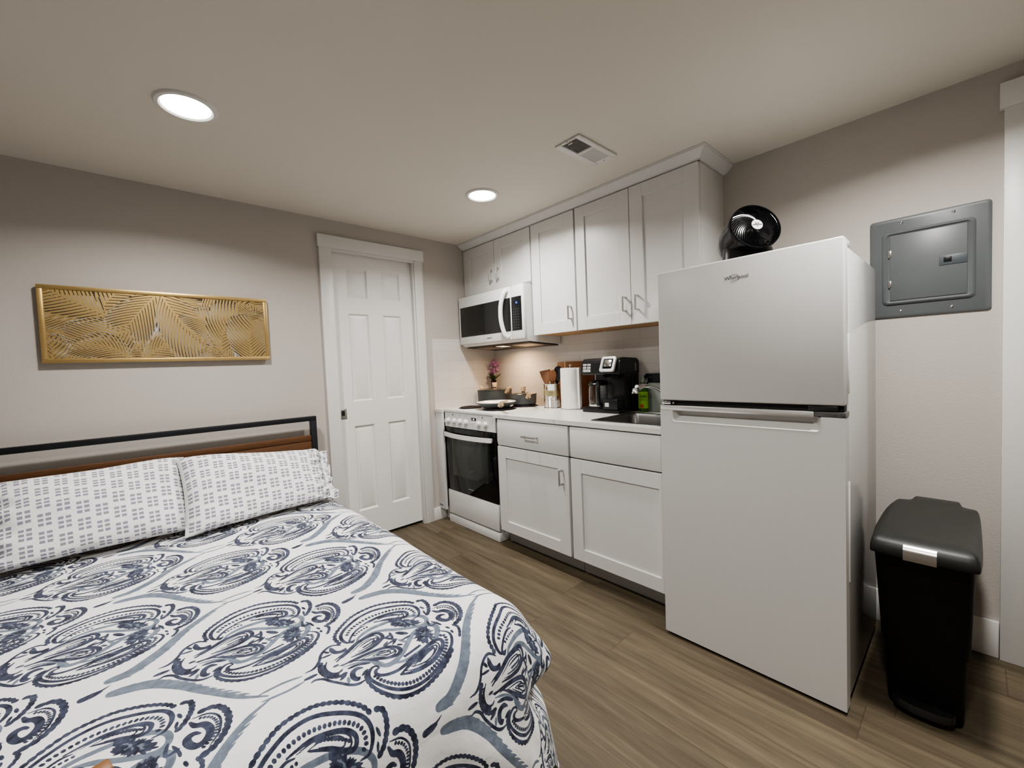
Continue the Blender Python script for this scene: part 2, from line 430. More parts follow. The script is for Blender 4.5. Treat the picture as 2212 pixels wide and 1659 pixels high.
# casing round the pocket door (head board wider than the legs)
bm = B()
box(bm, -1.513, -1.43, -.018, .001, 0, 2.0958, .0015); box(bm, -.80, -.7275, -.018, .001, 0, 2.0958, .0015)
box(bm, -1.5195, -.7165, -.023, .001, 2.0958, 2.1792, .0015)
box(bm, -1.432, -.797, -.010, .001, 2.078, 2.097, .001)     # head stop
box(bm, -.812, -.797, -.006, .03, 0, 2.085, .001); box(bm, -.797, -.79, 0, .12, 0, 2.09); box(bm, -1.442, -1.436, 0, .028, 0, 2.09)
struct('trim_1', bm, WHITE)
# casing of the doorway on the right wall
bm = B()
box(bm, -.022, 0, -3.16, -3.0485, 0, 2.128, .0015); box(bm, -.027, 0, -4.05, -3.037, 2.128, 2.222, .0015); box(bm, -.022, 0, -4.04, -3.94, 0, 2.128, .0015)
struct('trim_2', bm, WHITE)
bm = B(); box(bm, -.012, .0, -3.945, -3.155, .01, 2.13); struct('door_2', bm, DOORW)
# tile panels (structure of the wall)
bm = B(); box(bm, -.6645, -.004, -.006, 0, .90, 1.487); struct('trim_3', bm, TILEA, smooth=0)
bm = B(); box(bm, -.006, 0, -2.033, 0, .90, 1.5); struct('trim_4', bm, TILEB, smooth=0)
# baseboards
def skirting(name, *a):
    bm = B(); box(bm, *a, .003); struct(name, bm, WHITE)
skirting('baseboard_right', -.015, 0, -3.047, -2.0335, 0, .1455)
skirting('baseboard_back', -.727, -.60, -.015, 0, 0, .10)
skirting('baseboard_left', XL, XL+.015, YF, 0, 0, .145)
bm = B(); box(bm, XL, -1.515, -.015, 0, 0, .145, .003); struct('baseboard_rear', bm, WHITE)

# ------------------------------------------------------------------ ceiling fittings
def downlight(x, y, label):
    t = thing('recessed_light', label, 'ceiling light', (x, y, H), 'recessed ceiling lights')
    bm = B(); lathe(bm, [(.079,-.001),(.079,-.004),(.086,-.0095),(.097,-.008),(.102,-.003),(.103,0)], (x,y,H), 48); finish('trim_ring', bm, WHITE, t)
    bm = B(); lathe(bm, [(0,-.0045),(.05,-.0044),(.079,-.0035)], (x,y,H), 48); finish('lens', bm, LENS, t)
    return t
l1 = downlight(-2.276, -.925, 'round recessed light glowing in the ceiling above the bed')
l2 = dup(l1, (-.843+2.276, -.950+.925, 0), label='round recessed light glowing in front of the microwave and its cabinet')
l3 = dup(l1, (-.835+2.276, -2.90+.925, 0), label='round recessed light at the top edge of the photo, above the refrigerator')
def lamp(name, kind, loc, power, color, size, spread=PI, rot=(0,0,0)):
    d = bpy.data.lights.new(name, kind); d.energy = power; d.color = color
    if kind == 'AREA': d.shape = 'DISK'; d.size = size; d.spread = spread
    o = bpy.data.objects.new(name, d); C.objects.link(o); o.location = loc; o.rotation_euler = rot; return o
LC = (1, .972, .930)
PW = 20.5
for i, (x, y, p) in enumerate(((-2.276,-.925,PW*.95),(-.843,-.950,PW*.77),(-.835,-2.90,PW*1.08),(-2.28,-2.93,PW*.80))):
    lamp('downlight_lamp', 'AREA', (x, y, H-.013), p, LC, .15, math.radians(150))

# ceiling vent
vx0, vx1, vy0, vy1 = -.915, -.608, -1.754, -1.606
vt = thing('ceiling_vent', 'white metal air vent with two louvre banks set in the ceiling', 'vent', ((vx0+vx1)/2, (vy0+vy1)/2, H))
bm = B()
ix0, ix1, iy0, iy1 = -.903, -.640, -1.727, -1.640
box(bm, vx0, vx1, vy0, iy0, H-.009, H, .003); box(bm, vx0, vx1, iy1, vy1, H-.009, H, .003)
box(bm, vx0, ix0, iy0, iy1, H-.009, H, .003); box(bm, ix1, vx1, iy0, iy1, H-.009, H, .003); box(bm, -.780, -.766, iy0, iy1, H-.009, H-.001, .001)
finish('vent_frame', bm, WHITE, vt)
bm = B(); quad(bm, (ix0,iy0,H-.0012),(ix1,iy0,H-.0012),(ix1,iy1,H-.0012),(ix0,iy1,H-.0012)); finish('duct_opening', bm, DARKGAP, vt)
for a, b_, tilt in ((ix0, -.780, -.45), (-.766, ix1, .75)):
    bm = B(); n = 11
    for k in range(n):
        x = a+(k+.5)*(b_-a)/n
        M = Matrix.Translation((x, 0, H-.006)) @ Matrix.Rotation(tilt, 4, 'Y')
        box(bm, -.0042, .0042, iy0, iy1, -.0005, .0005, xf=M)
    finish('louvre_bank', bm, WHITE, vt)
bm = B(); box(bm, -.90, -.894, -1.70, -1.676, H-.016, H-.006, .001); finish('lever', bm, NICKEL, vt)
for x, y in ((-.911,-1.68),(-.624,-1.685)):
    bm = B(); cyl(bm, (x,y,H-.0115), (x,y,H-.008), .004, seg=12); finish('screw', bm, NICKEL, vt)
# ------------------------------------------------------------------ kitchen cabinets
def shaker(bm, xf, y0, y1, z0, z1, yi0, yi1, zi0, zi1, th=.0195):
    """shaker door whose face is at x=xf and looks towards -x; y0<y1"""
    xb = xf+th; e = .0012
    box(bm, xf, xb, y0, yi0, z0, z1, e, 1); box(bm, xf, xb, yi1, y1, z0, z1, e, 1)
    box(bm, xf+.0001, xb, yi0-.0005, yi1+.0005, z0, zi0, e, 1); box(bm, xf+.0001, xb, yi0-.0005, yi1+.0005, zi1, z1, e, 1)
    box(bm, xf+.0095, xb-.001, yi0-.002, yi1+.002, zi0-.002, zi1+.002)
def pull(parent, xf, y, z, ln, vertical=True):
    """square bar pull on a face at xf"""
    bm = B(); s = .0045; out = .036
    if vertical:
        box(bm, xf-out, xf-out+.008, y-s, y+s, z-ln/2, z+ln/2, .001, 1)
        for zz in (z-ln/2+.005, z+ln/2-.005): box(bm, xf-out+.006, xf, y-s, y+s, zz-.005, zz+.005, .001, 1)
    else:
        box(bm, xf-out, xf-out+.008, y-ln/2, y+ln/2, z-s, z+s, .001, 1)
        for yy in (y-ln/2+.005, y+ln/2-.005): box(bm, xf-out+.006, xf, yy-.005, yy+.005, z-s, z+s, .001, 1)
    return finish('handle', bm, NICKEL, parent)
UF = -.313
def upper(label, y0, y1, z0, doors, ply=True):
    t = thing('upper_cabinet', label, 'cabinet', (-.15, (y0+y1)/2, z0))
    bm = B(); box(bm, -.2925, 0, y0, y1, z0+.004, 2.243, .001); finish('carcass', bm, CABW, t)
    if ply:
        bm = B(); box(bm, -.285, -.008, y0+.012, y1-.012, z0+.0005, z0+.004); finish('underside_panel', bm, PLYW, t)
    for (a, b_, ia, ib, za, zb, zia, zib, hy, hz) in doors:
        bm = B(); shaker(bm, UF, a, b_, za, zb, ia, ib, zia, zib); d = finish('door', bm, CABW, t)
        pull(d, UF, hy, hz, .089)
    return t
upper('short white two-door wall cabinet above the microwave', -.8205, -.002, 1.838,
      [(-.4125,-.006,-.336,-.097,1.852,2.239,1.932,2.158,-.387,1.966), (-.8165,-.4165,-.736,-.498,1.852,2.239,1.932,2.158,-.468,1.970)], ply=False)
upper('narrow single-door white wall cabinet right of the microwave', -1.2245, -.823, 1.4548,
      [(-1.2195,-.827,-1.1385,-.906,1.4548,2.239,1.5335,2.168,-1.179,1.5765)])
upper('wide two-door white wall cabinet partly hidden by the refrigerator', -2.034, -1.227, 1.4548,
      [(-1.6265,-1.232,-1.548,-1.305,1.4548,2.239,1.5355,2.168,-1.592,1.576), (-2.031,-1.6305,-1.9495,-1.714,1.4548,2.239,1.5355,2.168,-1.675,1.575)])
# crown moulding: cove profile swept along the front and returned to the wall
bm = B()
prof = [(0,2.2435),(-.006,2.2435),(-.006,2.2475),(-.016,2.2520),(-.027,2.2590),(-.038,2.2680),(-.046,2.2770),(-.050,2.2800),(-.050,2.2845),(-.057,2.2845),(-.057,H-.0005)]
ye = -2.0345
r1 = [(UF+dx, -.001, z) for dx, z in prof]; r2 = [(UF+dx, ye+dx, z) for dx, z in prof]; r3 = [(-.001, ye+dx, z) for dx, z in prof]
for a, b_ in ((r1, r2), (r2, r3)):
    for k in range(len(prof)-1): quad(bm, a[k], b_[k], b_[k+1], a[k+1])
quad(bm, (UF, -.001, 2.2435), (UF, ye, 2.2435), (-.28, ye+.03, 2.2435), (-.28, -.001, 2.2435))
bmesh.ops.remove_doubles(bm, verts=bm.verts[:], dist=1e-5)
solo('crown_moulding', bm, mat('crown_white', (.66,.655,.645), .45), 'white stepped crown moulding running along the top of the wall cabinets', 'moulding', (UF, -1, 2.2435), smooth=25)

# base cabinets
BF = -.665
def base(label, y0, y1, fronts):
    t = thing('base_cabinet', label, 'cabinet', (-.33, (y0+y1)/2, 0))
    bm = B()
    box(bm, -.6445, -.008, y0, y0+.016, .114, .884); box(bm, -.6445, -.008, y1-.016, y1, .114, .884)   # sides
    box(bm, -.6445, -.008, y0, y1, .114, .13); box(bm, -.02, -.008, y0, y1, .114, .884)                # bottom, back
    box(bm, -.6445, -.60, y0, y1, .852, .884); box(bm, -.6445, -.61, y0, y1, .69, .72)                 # rails
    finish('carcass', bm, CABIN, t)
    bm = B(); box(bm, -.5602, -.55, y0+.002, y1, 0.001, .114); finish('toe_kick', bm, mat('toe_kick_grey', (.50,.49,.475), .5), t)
    for f in fronts: f(t)
    return t
def drawer(name, a, b_, z0, z1, handle=None):
    def go(t):
        bm = B(); box(bm, BF, BF+.02, a, b_, z0, z1, .0015); d = finish(name, bm, CABW, t)
        if handle: pull(d, BF, handle[0], handle[1], .119, False)
    return go
def bdoor(a, b_, ia, ib, handle=None):
    def go(t):
        bm = B(); shaker(bm, BF, a, b_, .117, .6995, ia, ib, .1885, .6235); d = finish('door', bm, CABW, t)
        if handle: pull(d, BF, handle[0], handle[1], .09)
    return go
base('white base cabinet with a top drawer, right beside the stove', -1.416, -.757,
     [drawer('drawer', -1.410, -.787, .708, .881, (-1.110,.791)), bdoor(-1.407, -.785, -1.3245, -.860, (-1.363,.580))])
base('white sink base cabinet with a plain top front, next to the refrigerator', -2.034, -1.418,
     [drawer('false_front', -2.032, -1.4255, .708, .881), bdoor(-2.032, -1.4245, -1.9665, -1.4985)])
# filler at the left of the stove
t = thing('filler_panel', 'narrow white filler panel between the door casing and the stove', 'panel', (-.4, -.054, 0))
bm = B(); box(bm, -.6615, -.6455, -.1035, -.001, .098, .8885, .001); finish('panel', bm, CABW, t)
bm = B(); box(bm, -.600, -.585, -.1035, -.017, .001, .098, .001); finish('toe_kick', bm, WHITE, t)
bm = B(); box(bm, -.664, -.6614, -.064, -.006, .112, .138, .0006); v = finish('vent_plate', bm, SILVERP, t)
bm = B()
for k in range(3): box(bm, -.6645, -.6639, -.058+k*.018, -.048+k*.018, .116, .134)
finish('slot', bm, GREYD, v)

# worktops
SY0, SY1, SX0, SX1 = -1.928, -1.528, -.575, -.175
bm = B(); z0, z1 = .8885, .914
box(bm, -.668, SX0, -2.034, -.745, z0, z1); box(bm, SX1, -.0065, -2.034, -.745, z0, z1)
box(bm, SX0, SX1, SY1, -.745, z0, z1); box(bm, SX0, SX1, -2.034, SY0, z0, z1)
bmesh.ops.remove_doubles(bm, verts=bm.verts[:], dist=1e-5)
solo('countertop', bm, MARBLE, 'long white marble-look worktop running from the stove to the refrigerator', 'countertop', (-.33, -1.4, .8885), smooth=0)
bm = B(); box(bm, -.668, -.0065, -.1065, -.0065, z0, z1, .001)
solo('countertop_strip', bm, MARBLE, 'narrow strip of white worktop squeezed between the back wall and the stove', 'countertop', (-.33, -.05, .8885), smooth=0)
# sink
t = thing('kitchen_sink', 'square stainless steel drop-in sink in the worktop beside the refrigerator', 'sink', (-.375, -1.728, .914))
def ring(x0, x1, y0, y1, r, z): return [(a, b_, z) for a, b_ in rrect(x0, x1, y0, y1, r, 6)]
bm = B()
loft(bm, [ring(-.592,-.158,-1.945,-1.511,.02,.9142), ring(-.591,-.159,-1.944,-1.512,.02,.9168), ring(-.570,-.180,-1.923,-1.533,.035,.9172), ring(-.562,-.188,-1.915,-1.541,.035,.9150),
          ring(-.555,-.195,-1.908,-1.548,.04,.90), ring(-.548,-.202,-1.90,-1.556,.05,.765), ring(-.52,-.23,-1.87,-1.586,.06,.747)], cap0=False)
finish('basin', bm, SINKS, t)
bm = B(); lathe(bm, [(0,.7485),(.03,.7485),(.042,.750),(.045,.748)], (-.375,-1.728,0), 24); finish('drain', bm, CHROME, t)
# faucet
t = thing('faucet', 'chrome kitchen faucet arching over the sink from beside the refrigerator', 'faucet', (-.09, -1.75, .914))
bm = B(); lathe(bm, [(.03,.9143),(.03,.922),(.022,.928),(.019,.97),(.021,1.0),(0,1.006)], (-.09,-1.75,0), 24); finish('base', bm, CHROME, t)
bm = B(); pth = smooth_path([(-.095,-1.745,.95),(-.10,-1.735,1.0),(-.118,-1.71,1.040),(-.165,-1.675,1.075),(-.225,-1.645,1.088),(-.275,-1.63,1.078)], 6)
tube(bm, pth, [.012]*(len(pth)-8)+[.0125+.0012*i for i in range(8)], 14); finish('spout', bm, CHROME, t)
bm = B(); lathe(bm, [(0,1.082),(.012,1.08),(.016,1.07),(.021,1.054),(.022,1.048),(.018,1.047),(0,1.049)], (-.290,-1.625,0), 20); finish('spray_head', bm, CHROME, t)

# ------------------------------------------------------------------ microwave
t = thing('microwave', 'white over-the-range microwave with a black glass door and curved handle', 'microwave', (-.2, -.42, 1.39))
MY0, MY1, MF = -.8185, -.028, -.400
bm = B()
prism(bm, [(-.372,1.828),(-.012,1.828),(-.012,1.395),(-.355,1.4165),(-.372,1.43)], 'y', MY0, MY1, .002); finish('body', bm, APPW, t)
bm = B(); box(bm, MF, -.371, -.686, MY1, 1.436, 1.8275, .005); dr = finish('door', bm, APPW, t)
bm = B(); box(bm, MF-.0012, MF+.004, -.679, -.051, 1.497, 1.742, .001); finish('window', bm, GLASSB, dr)
bm = B(); box(bm, MF-.0018, MF-.0009, -.679, -.372, 1.498, 1.741); finish('window_screen', bm, mat('window_mesh_dark', (.016,.017,.017), .2), dr)
bm = B(); pth = smooth_path([(MF-.006,-.652,1.800),(MF-.030,-.642,1.775),(MF-.046,-.628,1.70),(MF-.050,-.623,1.625),(MF-.046,-.628,1.55),(MF-.030,-.642,1.475),(MF-.006,-.655,1.452)], 6)
tube(bm, pth, .0125, 12, flat=1.35); finish('handle', bm, KNOBW, dr)
text('badge', 'SAMSUNG', .0125, GREYD, dr, (MF-.0005, -.392, 1.4615))
bm = B(); box(bm, MF, -.371, MY0, -.689, 1.436, 1.8275, .005); cp = finish('control_panel', bm, APPW, t)
bm = B(); box(bm, MF-.0012, MF+.004, -.797, -.692, 1.497, 1.742, .001); fc = finish('keypad', bm, BLACKP, cp)
bm = B(); box(bm, MF-.002, MF-.001, -.770, -.722, 1.685, 1.712); finish('display', bm, mat('display_blue_black', (.004,.008,.03), .2), cp)
text('digits', '12', .019, BLUED, cp, (MF-.0022, -.737, 1.6915))
bm = B()
for r in range(8):
    for c_ in range(3):
        box(bm, MF-.0016, MF-.001, -.766+c_*.024, -.757+c_*.024, 1.515+r*.0195, 1.5185+r*.0195)
finish('keypad_marks', bm, mat('keypad_print', (.14,.14,.14), .5), cp)
bm = B(); prism(bm, [(-.350,1.4135),(-.022,1.3935),(-.030,1.386),(-.335,1.405)], 'y', MY0+.012, MY1-.02, .001); finish('vent_grille', bm, mat('vent_underside_dark', (.03,.022,.018), .5), t)
def under(x0, x1, y0, y1):
    zz = lambda x: 1.405+(x+.335)*(1.386-1.405)/(.305)-.0008
    bm = B(); quad(bm, (x0,y0,zz(x0)),(x1,y0,zz(x1)),(x1,y1,zz(x1)),(x0,y1,zz(x0))); return bm
finish('grease_filter', under(-.29,-.13,-.30,-.09), mat('filter_mesh', (.42,.36,.30), .4, .7, var=.4, vscale=500), t)
finish('grease_filter', under(-.29,-.13,-.76,-.55), mat('filter_mesh', (.42,.36,.30), .4, .7), t)
finish('bulb_cover', under(-.30,-.22,-.47,-.37), WARML, t)
sp = lamp('range_hood_lamp', 'AREA', (-.205, -.42, 1.386), 2.4, (1,.66,.38), .15, PI*.9, (0, -.06, 0))

# ------------------------------------------------------------------ stove
SF = -.6414; SA, SB = -.741, -.1095
t = thing('electric_stove', 'white electric stove with a black oven door under the microwave', 'stove', (-.33, -.425, 0))
bm = B(); box(bm, -.612, -.012, SA+.003, SB-.003, .03, .893); box(bm, SF, -.05, SA+.002, SB-.002, .003, .062, .002); finish('body', bm, APPW, t)
bm = B(); box(bm, -.650, -.009, SA, SB, .895, .9185, .006, 3); ck = finish('cooktop', bm, APPW, t)
def burner(x, y, r, hot=False):
    bm = B(); lathe(bm, [(r*1.13,.9187),(r*1.12,.9205),(r*1.02,.9205),(r,.9195)], (x,y,0), 40); bn = finish('burner', bm, COIL, t)
    bm = B()
    for k in range(5):
        rr = r*(.2+.18*k); pts = [(x+rr*math.cos(a), y+rr*math.sin(a), .9235) for a in np.linspace(0, 2*PI, 37)]
        tube(bm, pts, r*.072, 8)
    finish('coil', bm, COIL, bn); return bn
burner(-.49,-.262,.088); burner(-.455,-.572,.110); burner(-.205,-.275,.112); burner(-.19,-.575,.095)
bm = B(); prism(bm, [(SF,.779),(-.612,.779),(-.612,.894),(SF+.004,.894),(SF,.889)], 'y', SA, SB, .0015); cp = finish('control_panel', bm, APPW, t)
for y in (-.165,-.246,-.322,-.399,-.557,-.634):
    bm = B(); cyl(bm, (SF+.001,y,.829), (SF-.006,y,.829), .024, .0235, 28); cyl(bm, (SF-.006,y,.829), (SF-.030,y,.829), .0205, .018, 28)
    box(bm, SF-.033, SF-.028, y-.003, y+.003, .813, .845, .001); finish('knob', bm, KNOBW, t)
bm = B(); box(bm, SF-.0012, SF+.002, -.520, -.464, .848, .868, .0005); dp = finish('display', bm, BLACKG, cp)
text('digits', '00', .0155, WHITED, dp, (SF-.0014, -.486, .8525))
for k in range(3):
    bm = B(); cyl(bm, (SF+.001,-.463-k*.025,.829), (SF-.007,-.463-k*.025,.829), .0058, .005, 14); finish('button', bm, KNOBW, cp)
for y in (-.162,-.243,-.318,-.395,-.553):
    a = y; bm = B()
    for q in ((a-.009,a+.009,.8655,.8662),(a-.009,a+.009,.881,.8817),(a-.009,a-.0083,.8655,.8817),(a+.0083,a+.009,.8655,.8817)): box(bm, SF-.0006, SF+.001, q[0], q[1], q[2], q[3])
    box(bm, SF-.0006, SF+.001, a+.002, a+.007, .875, .8795)
    finish('printed_mark', bm, PRINTG, cp)
for y in (-.219,-.597):
    bm = B(); cyl(bm, (SF+.001,y,.877), (SF-.002,y,.877), .005, seg=14); finish('indicator', bm, BLACKG, cp)
bm = B(); box(bm, SF, -.613, SA+.004, SB-.004, .2715, .7745, .004); od = finish('oven_door', bm, GLASSB, t)
bm = B(); box(bm, SF-.0008, SF+.002, -.640, -.192, .398, .690, .0004); finish('oven_window', bm, GLASSW, od)
bm = B(); box(bm, SF-.001, SF-.0004, -.455, -.395, .315, .3205); finish('badge', bm, PRINTG, od)
bm = B(); ys = np.linspace(-.118, -.706, 25)
pr_ = []
for i, y in enumerate(ys):
    u = (y+.412)/.294; x = SF-.010-.040*(1-u*u)**.8 if abs(u) < 1 else SF-.010
    pr_.append([(x,y,.706),(x-.010,y,.706),(x-.010,y,.738),(x,y,.738)])
loft(bm, pr_)
for y in (-.130,-.694): box(bm, SF-.022, SF, y-.008, y+.008, .710, .734, .002)
finish('handle', bm, KNOBW, od)
bm = B(); box(bm, SF, -.613, SA+.004, SB-.004, .078, .268, .003); finish('drawer', bm, APPW, t)

# ------------------------------------------------------------------ things on the stove and worktop
def pan_handle(bm, c, az, r, z, ln, plate_down=.02):
    d = Vector((math.cos(az), math.sin(az), 0)); s = Vector((-d.y, d.x, 0)); c = Vector(c)
    pts = [c+d*(r+.006)+Vector((0,0,z-plate_down)), c+d*(r+.012)+Vector((0,0,z-.004)), c+d*(r+.03)+Vector((0,0,z+.012)), c+d*(r+ln*.5)+Vector((0,0,z+.022)), c+d*(r+ln)+Vector((0,0,z+.034))]
    P_ = smooth_path(pts, 5); W = np.interp(np.linspace(0,1,len(P_)), [0,.12,.3,.55,1], [.014,.024,.021,.015,.014])
    rings = []
    for i, p in enumerate(P_):
        tdir = (P_[min(i+1,len(P_)-1)]-P_[max(i-1,0)]).normalized(); up_ = tdir.cross(s).normalized(); w = W[i]
        rings.append([p+s*w*math.cos(a)+up_*.0085*math.sin(a) for a in np.linspace(0, 2*PI, 13)[:-1]])
    loft(bm, rings)
    return d
def pot(name, label, cat, cen, r, z0, z1, flare, mat_, handles, lid=True, knob=None, shallow=False):
    t = thing(name, label, cat, (cen[0], cen[1], z0))
    c = (cen[0], cen[1], 0); rb = r*flare
    bm = B(); lathe(bm, [(0,z0),(rb*.93,z0),(rb,z0+.008),(r*.985,z1-.006),(r*1.015,z1),(r*.985,z1+.001)], c, 48); finish('body', bm, mat_, t)
    bm = B(); lathe(bm, [(r*.985,z1+.001),(r*.955,z1-.004),(rb*.95,z0+.012),(rb*.8,z0+.005),(0,z0+.005)], c, 48); finish('lining', bm, CREAM, t)
    for az, ln in handles:
        bm = B(); d = pan_handle(bm, c, az, r*.985, z1-.006, ln); h = finish('handle', bm, HANDW, t)
        bm = B(); q = Vector(c)+d*(r*.985+.012); cyl(bm, q+Vector((0,0,z1-.022)), q+d*.008+Vector((0,0,z1-.022)), .0045, seg=12); finish('rivet', bm, DARKGAP, h)
    if lid:
        bm = B(); lathe(bm, [(r*1.0,z1+.002),(r*1.01,z1+.006),(r*.97,z1+.009),(r*.6,z1+.016),(.02,z1+.020),(0,z1+.020)], c, 48); ld = finish('lid', bm, mat('lid_glass_dark', (.06,.055,.05), .12, .3), t)
        bm = B(); k = knob; prism(bm, [(c[0]-k*.75,c[1]-k*.75),(c[0]+k*.75,c[1]-k*.75),(c[0]+k*.75,c[1]+k*.75),(c[0]-k*.75,c[1]+k*.75)], 'z', z1+.026, z1+.060, .004) if False else lathe(bm, [(0,z1+.0205),(k*.5,z1+.0205),(k*.85,z1+.026),(k,z1+.060),(k*.95,z1+.063),(0,z1+.063)], c, 24)
        finish('knob', bm, HANDW, ld)
    return t
pot('stock_pot', 'large dark grey lidded pot at the back of the stove, with two short wooden handles', 'pot', (-.235,-.262), .146, .9325, 1.044, .97, POTG, [(-PI/2, .07), (PI/2, .05)], True, .021)
pot('saucepan', 'small dark grey saucepan with a wooden lid knob at the back right of the stove', 'pot', (-.185,-.557), .106, .9325, 1.010, .95, POTG, [(math.atan2(-.90,-.43), .15)], True, .021)
pot('frying_pan', 'open frying pan with a cream inside on the front burner of the stove', 'pan', (-.455,-.535), .152, .9325, .974, .70, POTG, [(math.atan2(-.88,-.47), .19)], False)

# orchid in a vase
t = thing('flower_vase', 'purple artificial flowers in a slim dark vase in the kitchen corner', 'vase', (-.085,-.075,.914))
vx, vy = -.085, -.072
bm = B(); lathe(bm, [(0,.9145),(.018,.9145),(.02,.96),(.0195,1.03),(.024,1.10),(.0275,1.12),(.025,1.12),(.018,1.06),(0,1.06)], (vx,vy,0), 24); finish('vase', bm, VASE, t)
bm = B()
for dx, dy_, h in ((.004,.006,.13),(-.006,-.012,.12),(.0,-.004,.15)): tube(bm, [(vx,vy,1.10),(vx+dx,vy+dy_,1.12+h*.5),(vx+dx*2,vy+dy_*2,1.12+h)], .0022, 6)
finish('stem', bm, LEAF, t)
rg = random.Random(4)
def leaf(bm, base, tip, w, droop=.02):
    base = Vector(base); tip = Vector(tip); d = tip-base; s = d.cross(Vector((0,0,1))).normalized(); n = 6; L_, R_ = [], []
    for i in range(n+1):
        u = i/n; p = base+d*u+Vector((0,0,-droop*u*u+droop*.6*u)); ww = w*math.sin(PI*min(1, u*.93+.05))**.8
        L_.append(bm.verts.new(p+s*ww)); R_.append(bm.verts.new(p-s*ww))
    for i in range(n): bm.faces.new((L_[i], L_[i+1], R_[i+1], R_[i]))
for dx, dy_, dz in ((-.03,.055,.045),(-.035,-.045,.05),(.02,-.085,.06),(.015,.06,.07),(-.02,-.075,.005),(-.045,.03,.01),(-.05,-.02,.03),(.03,-.02,.06)):
    bm = B(); leaf(bm, (vx,vy,1.115), (vx+dx,vy+dy_,1.125+dz), .019); finish('leaf', bm, LEAF, t, recalc=False)
bm = B()
for i in range(46):
    a = rg.random()*2*PI; hz = rg.random(); rr = .058*math.sin(PI*(hz*.86+.10))**.6*math.sqrt(rg.random())
    c = Vector((vx+rr*.8*math.cos(a), vy-.014+rr*1.15*math.sin(a)-.018*hz*(1 if i % 2 else -1), 1.175+hz*.125))
    nrm = Vector((rg.uniform(-1,.2), rg.uniform(-1,1), rg.uniform(-.3,1))).normalized(); u, w = frame_axes(nrm)
    for k in range(5):
        b0 = 2*PI*k/5+rg.random(); d = u*math.cos(b0)+w*math.sin(b0); e = u*math.cos(b0+PI/2)+w*math.sin(b0+PI/2)
        p = [c, c+d*.008+e*.006+nrm*.003, c+d*.017+nrm*.006, c+d*.008-e*.006+nrm*.003]; quad(bm, *p)
finish('blossom', bm, PETAL, t, recalc=False)

# utensil tin
cx, cy = -.152, -.836
t = thing('utensil_tin', 'shiny ribbed steel tin holding cooking utensils on the worktop', 'tin', (cx,cy,.914))
pf = [(0,.9145),(.062,.9145),(.0645,.917),(.062,.921)]
z = .925
while z < 1.0: pf += [(.062,z),(.0635,z+.004)]; z += .008
pf += [(.062,1.003),(.062,1.086),(.0655,1.091),(.0655,1.096),(.0615,1.096),(.0605,1.09),(.0605,.93),(0,.93)]
bm = B(); lathe(bm, pf, (cx,cy,0), 40); finish('tin', bm, CHROME, t)
bm = B(); lathe(bm, [(.0626,1.004),(.0629,1.004),(.0629,1.046),(.0626,1.046)], (cx,cy,0), 40); finish('band', bm, YELLOWREFL, t)  # ring carrying the painted yellow reflection on the plain steel tin
def utensil(name, label, base, top, blade, m, cat):
    bm = B(); base = Vector(base); top = Vector(top); tube(bm, [base, base.lerp(top, .55), top], [.006,.006,.007], 8)
    d = (top-base).normalized(); side = Vector((.55,-.835,0)); side = (side-d*side.dot(d)).normalized(); n = d.cross(side)
    rings = []
    for u, w in blade:
        p = top+d*u; rings.append([p+side*w*math.cos(a)+n*.0035*math.sin(a) for a in np.linspace(0, 2*PI, 17)[:-1]])
    loft(bm, rings); return solo(name, bm, m, label, cat, tuple(base))
utensil('spatula', 'flat square-ended wooden spatula, leftmost utensil in the steel tin', (cx-.03,cy-.01,.932), (cx-.012,cy+.035,1.085), [(0,.008),(.02,.020),(.06,.033),(.115,.043),(.117,.041)], BROWNW, 'spatula')
utensil('wooden_spoon', 'brown wooden spoon between the square spatula and the black ladle', (cx+.02,cy+.02,.932), (cx-.012,cy-.018,1.085), [(0,.007),(.02,.016),(.05,.026),(.08,.030),(.105,.024),(.118,.010),(.120,.002)], BROWNW, 'spoon')
utensil('ladle', 'black plastic ladle, tallest utensil in the steel tin', (cx+.03,cy+.005,.932), (cx+.018,cy-.034,1.09), [(0,.009),(.02,.014),(.06,.022),(.09,.030),(.115,.030),(.135,.018),(.14,.004)], BLACKP, 'spoon')

# paper towel roll
tx, ty = -.165, -1.033
t = thing('paper_towel_roll', 'white paper towel roll on a stand between the tin and the coffee maker', 'paper towel', (tx,ty,.914))
bm = B(); lathe(bm, [(.018,.921),(.071,.921),(.0735,.924),(.0745,1.06),(.0735,1.207),(.071,1.210),(.018,1.210),(.018,.921)], (tx,ty,0), 48); finish('roll', bm, PAPER, t)
bm = B(); s0 = math.radians(255)
P0 = [(tx+.0755*math.cos(a), ty+.0755*math.sin(a)) for a in np.linspace(s0-1.1, s0, 9)]; P0.append((tx+.088*math.cos(s0+.10), ty+.088*math.sin(s0+.10)))
for p, q in zip(P0, P0[1:]): quad(bm, (p[0],p[1],.9225), (q[0],q[1],.9225), (q[0],q[1],1.2085), (p[0],p[1],1.2085))
bmesh.ops.remove_doubles(bm, verts=bm.verts[:], dist=1e-5); finish('loose_sheet', bm, PAPER, t)
bm = B(); lathe(bm, [(0,.9145),(.077,.9145),(.077,.919),(.07,.9205),(0,.9205)], (tx,ty,0), 40); cyl(bm, (tx,ty,.92), (tx,ty,1.225), .006); lathe(bm, [(0,1.238),(.008,1.234),(.010,1.228),(.006,1.222)], (tx,ty,0), 16); finish('stand', bm, CHROME, t)
# cutting board
t = thing('cutting_board', 'brown wooden cutting board with a pale stripe, upright behind the paper towels', 'cutting board', (-.02,-.95,.914))
bm = B(); box(bm, -.030, -.0085, -1.125, -.787, .9145, 1.255, .004); finish('board', bm, BOARDW, t)
bm = B(); box(bm, -.0315, -.0075, -.875, -.862, .9142, 1.2555, .001); finish('pale_stripe', bm, BOARDL, t)

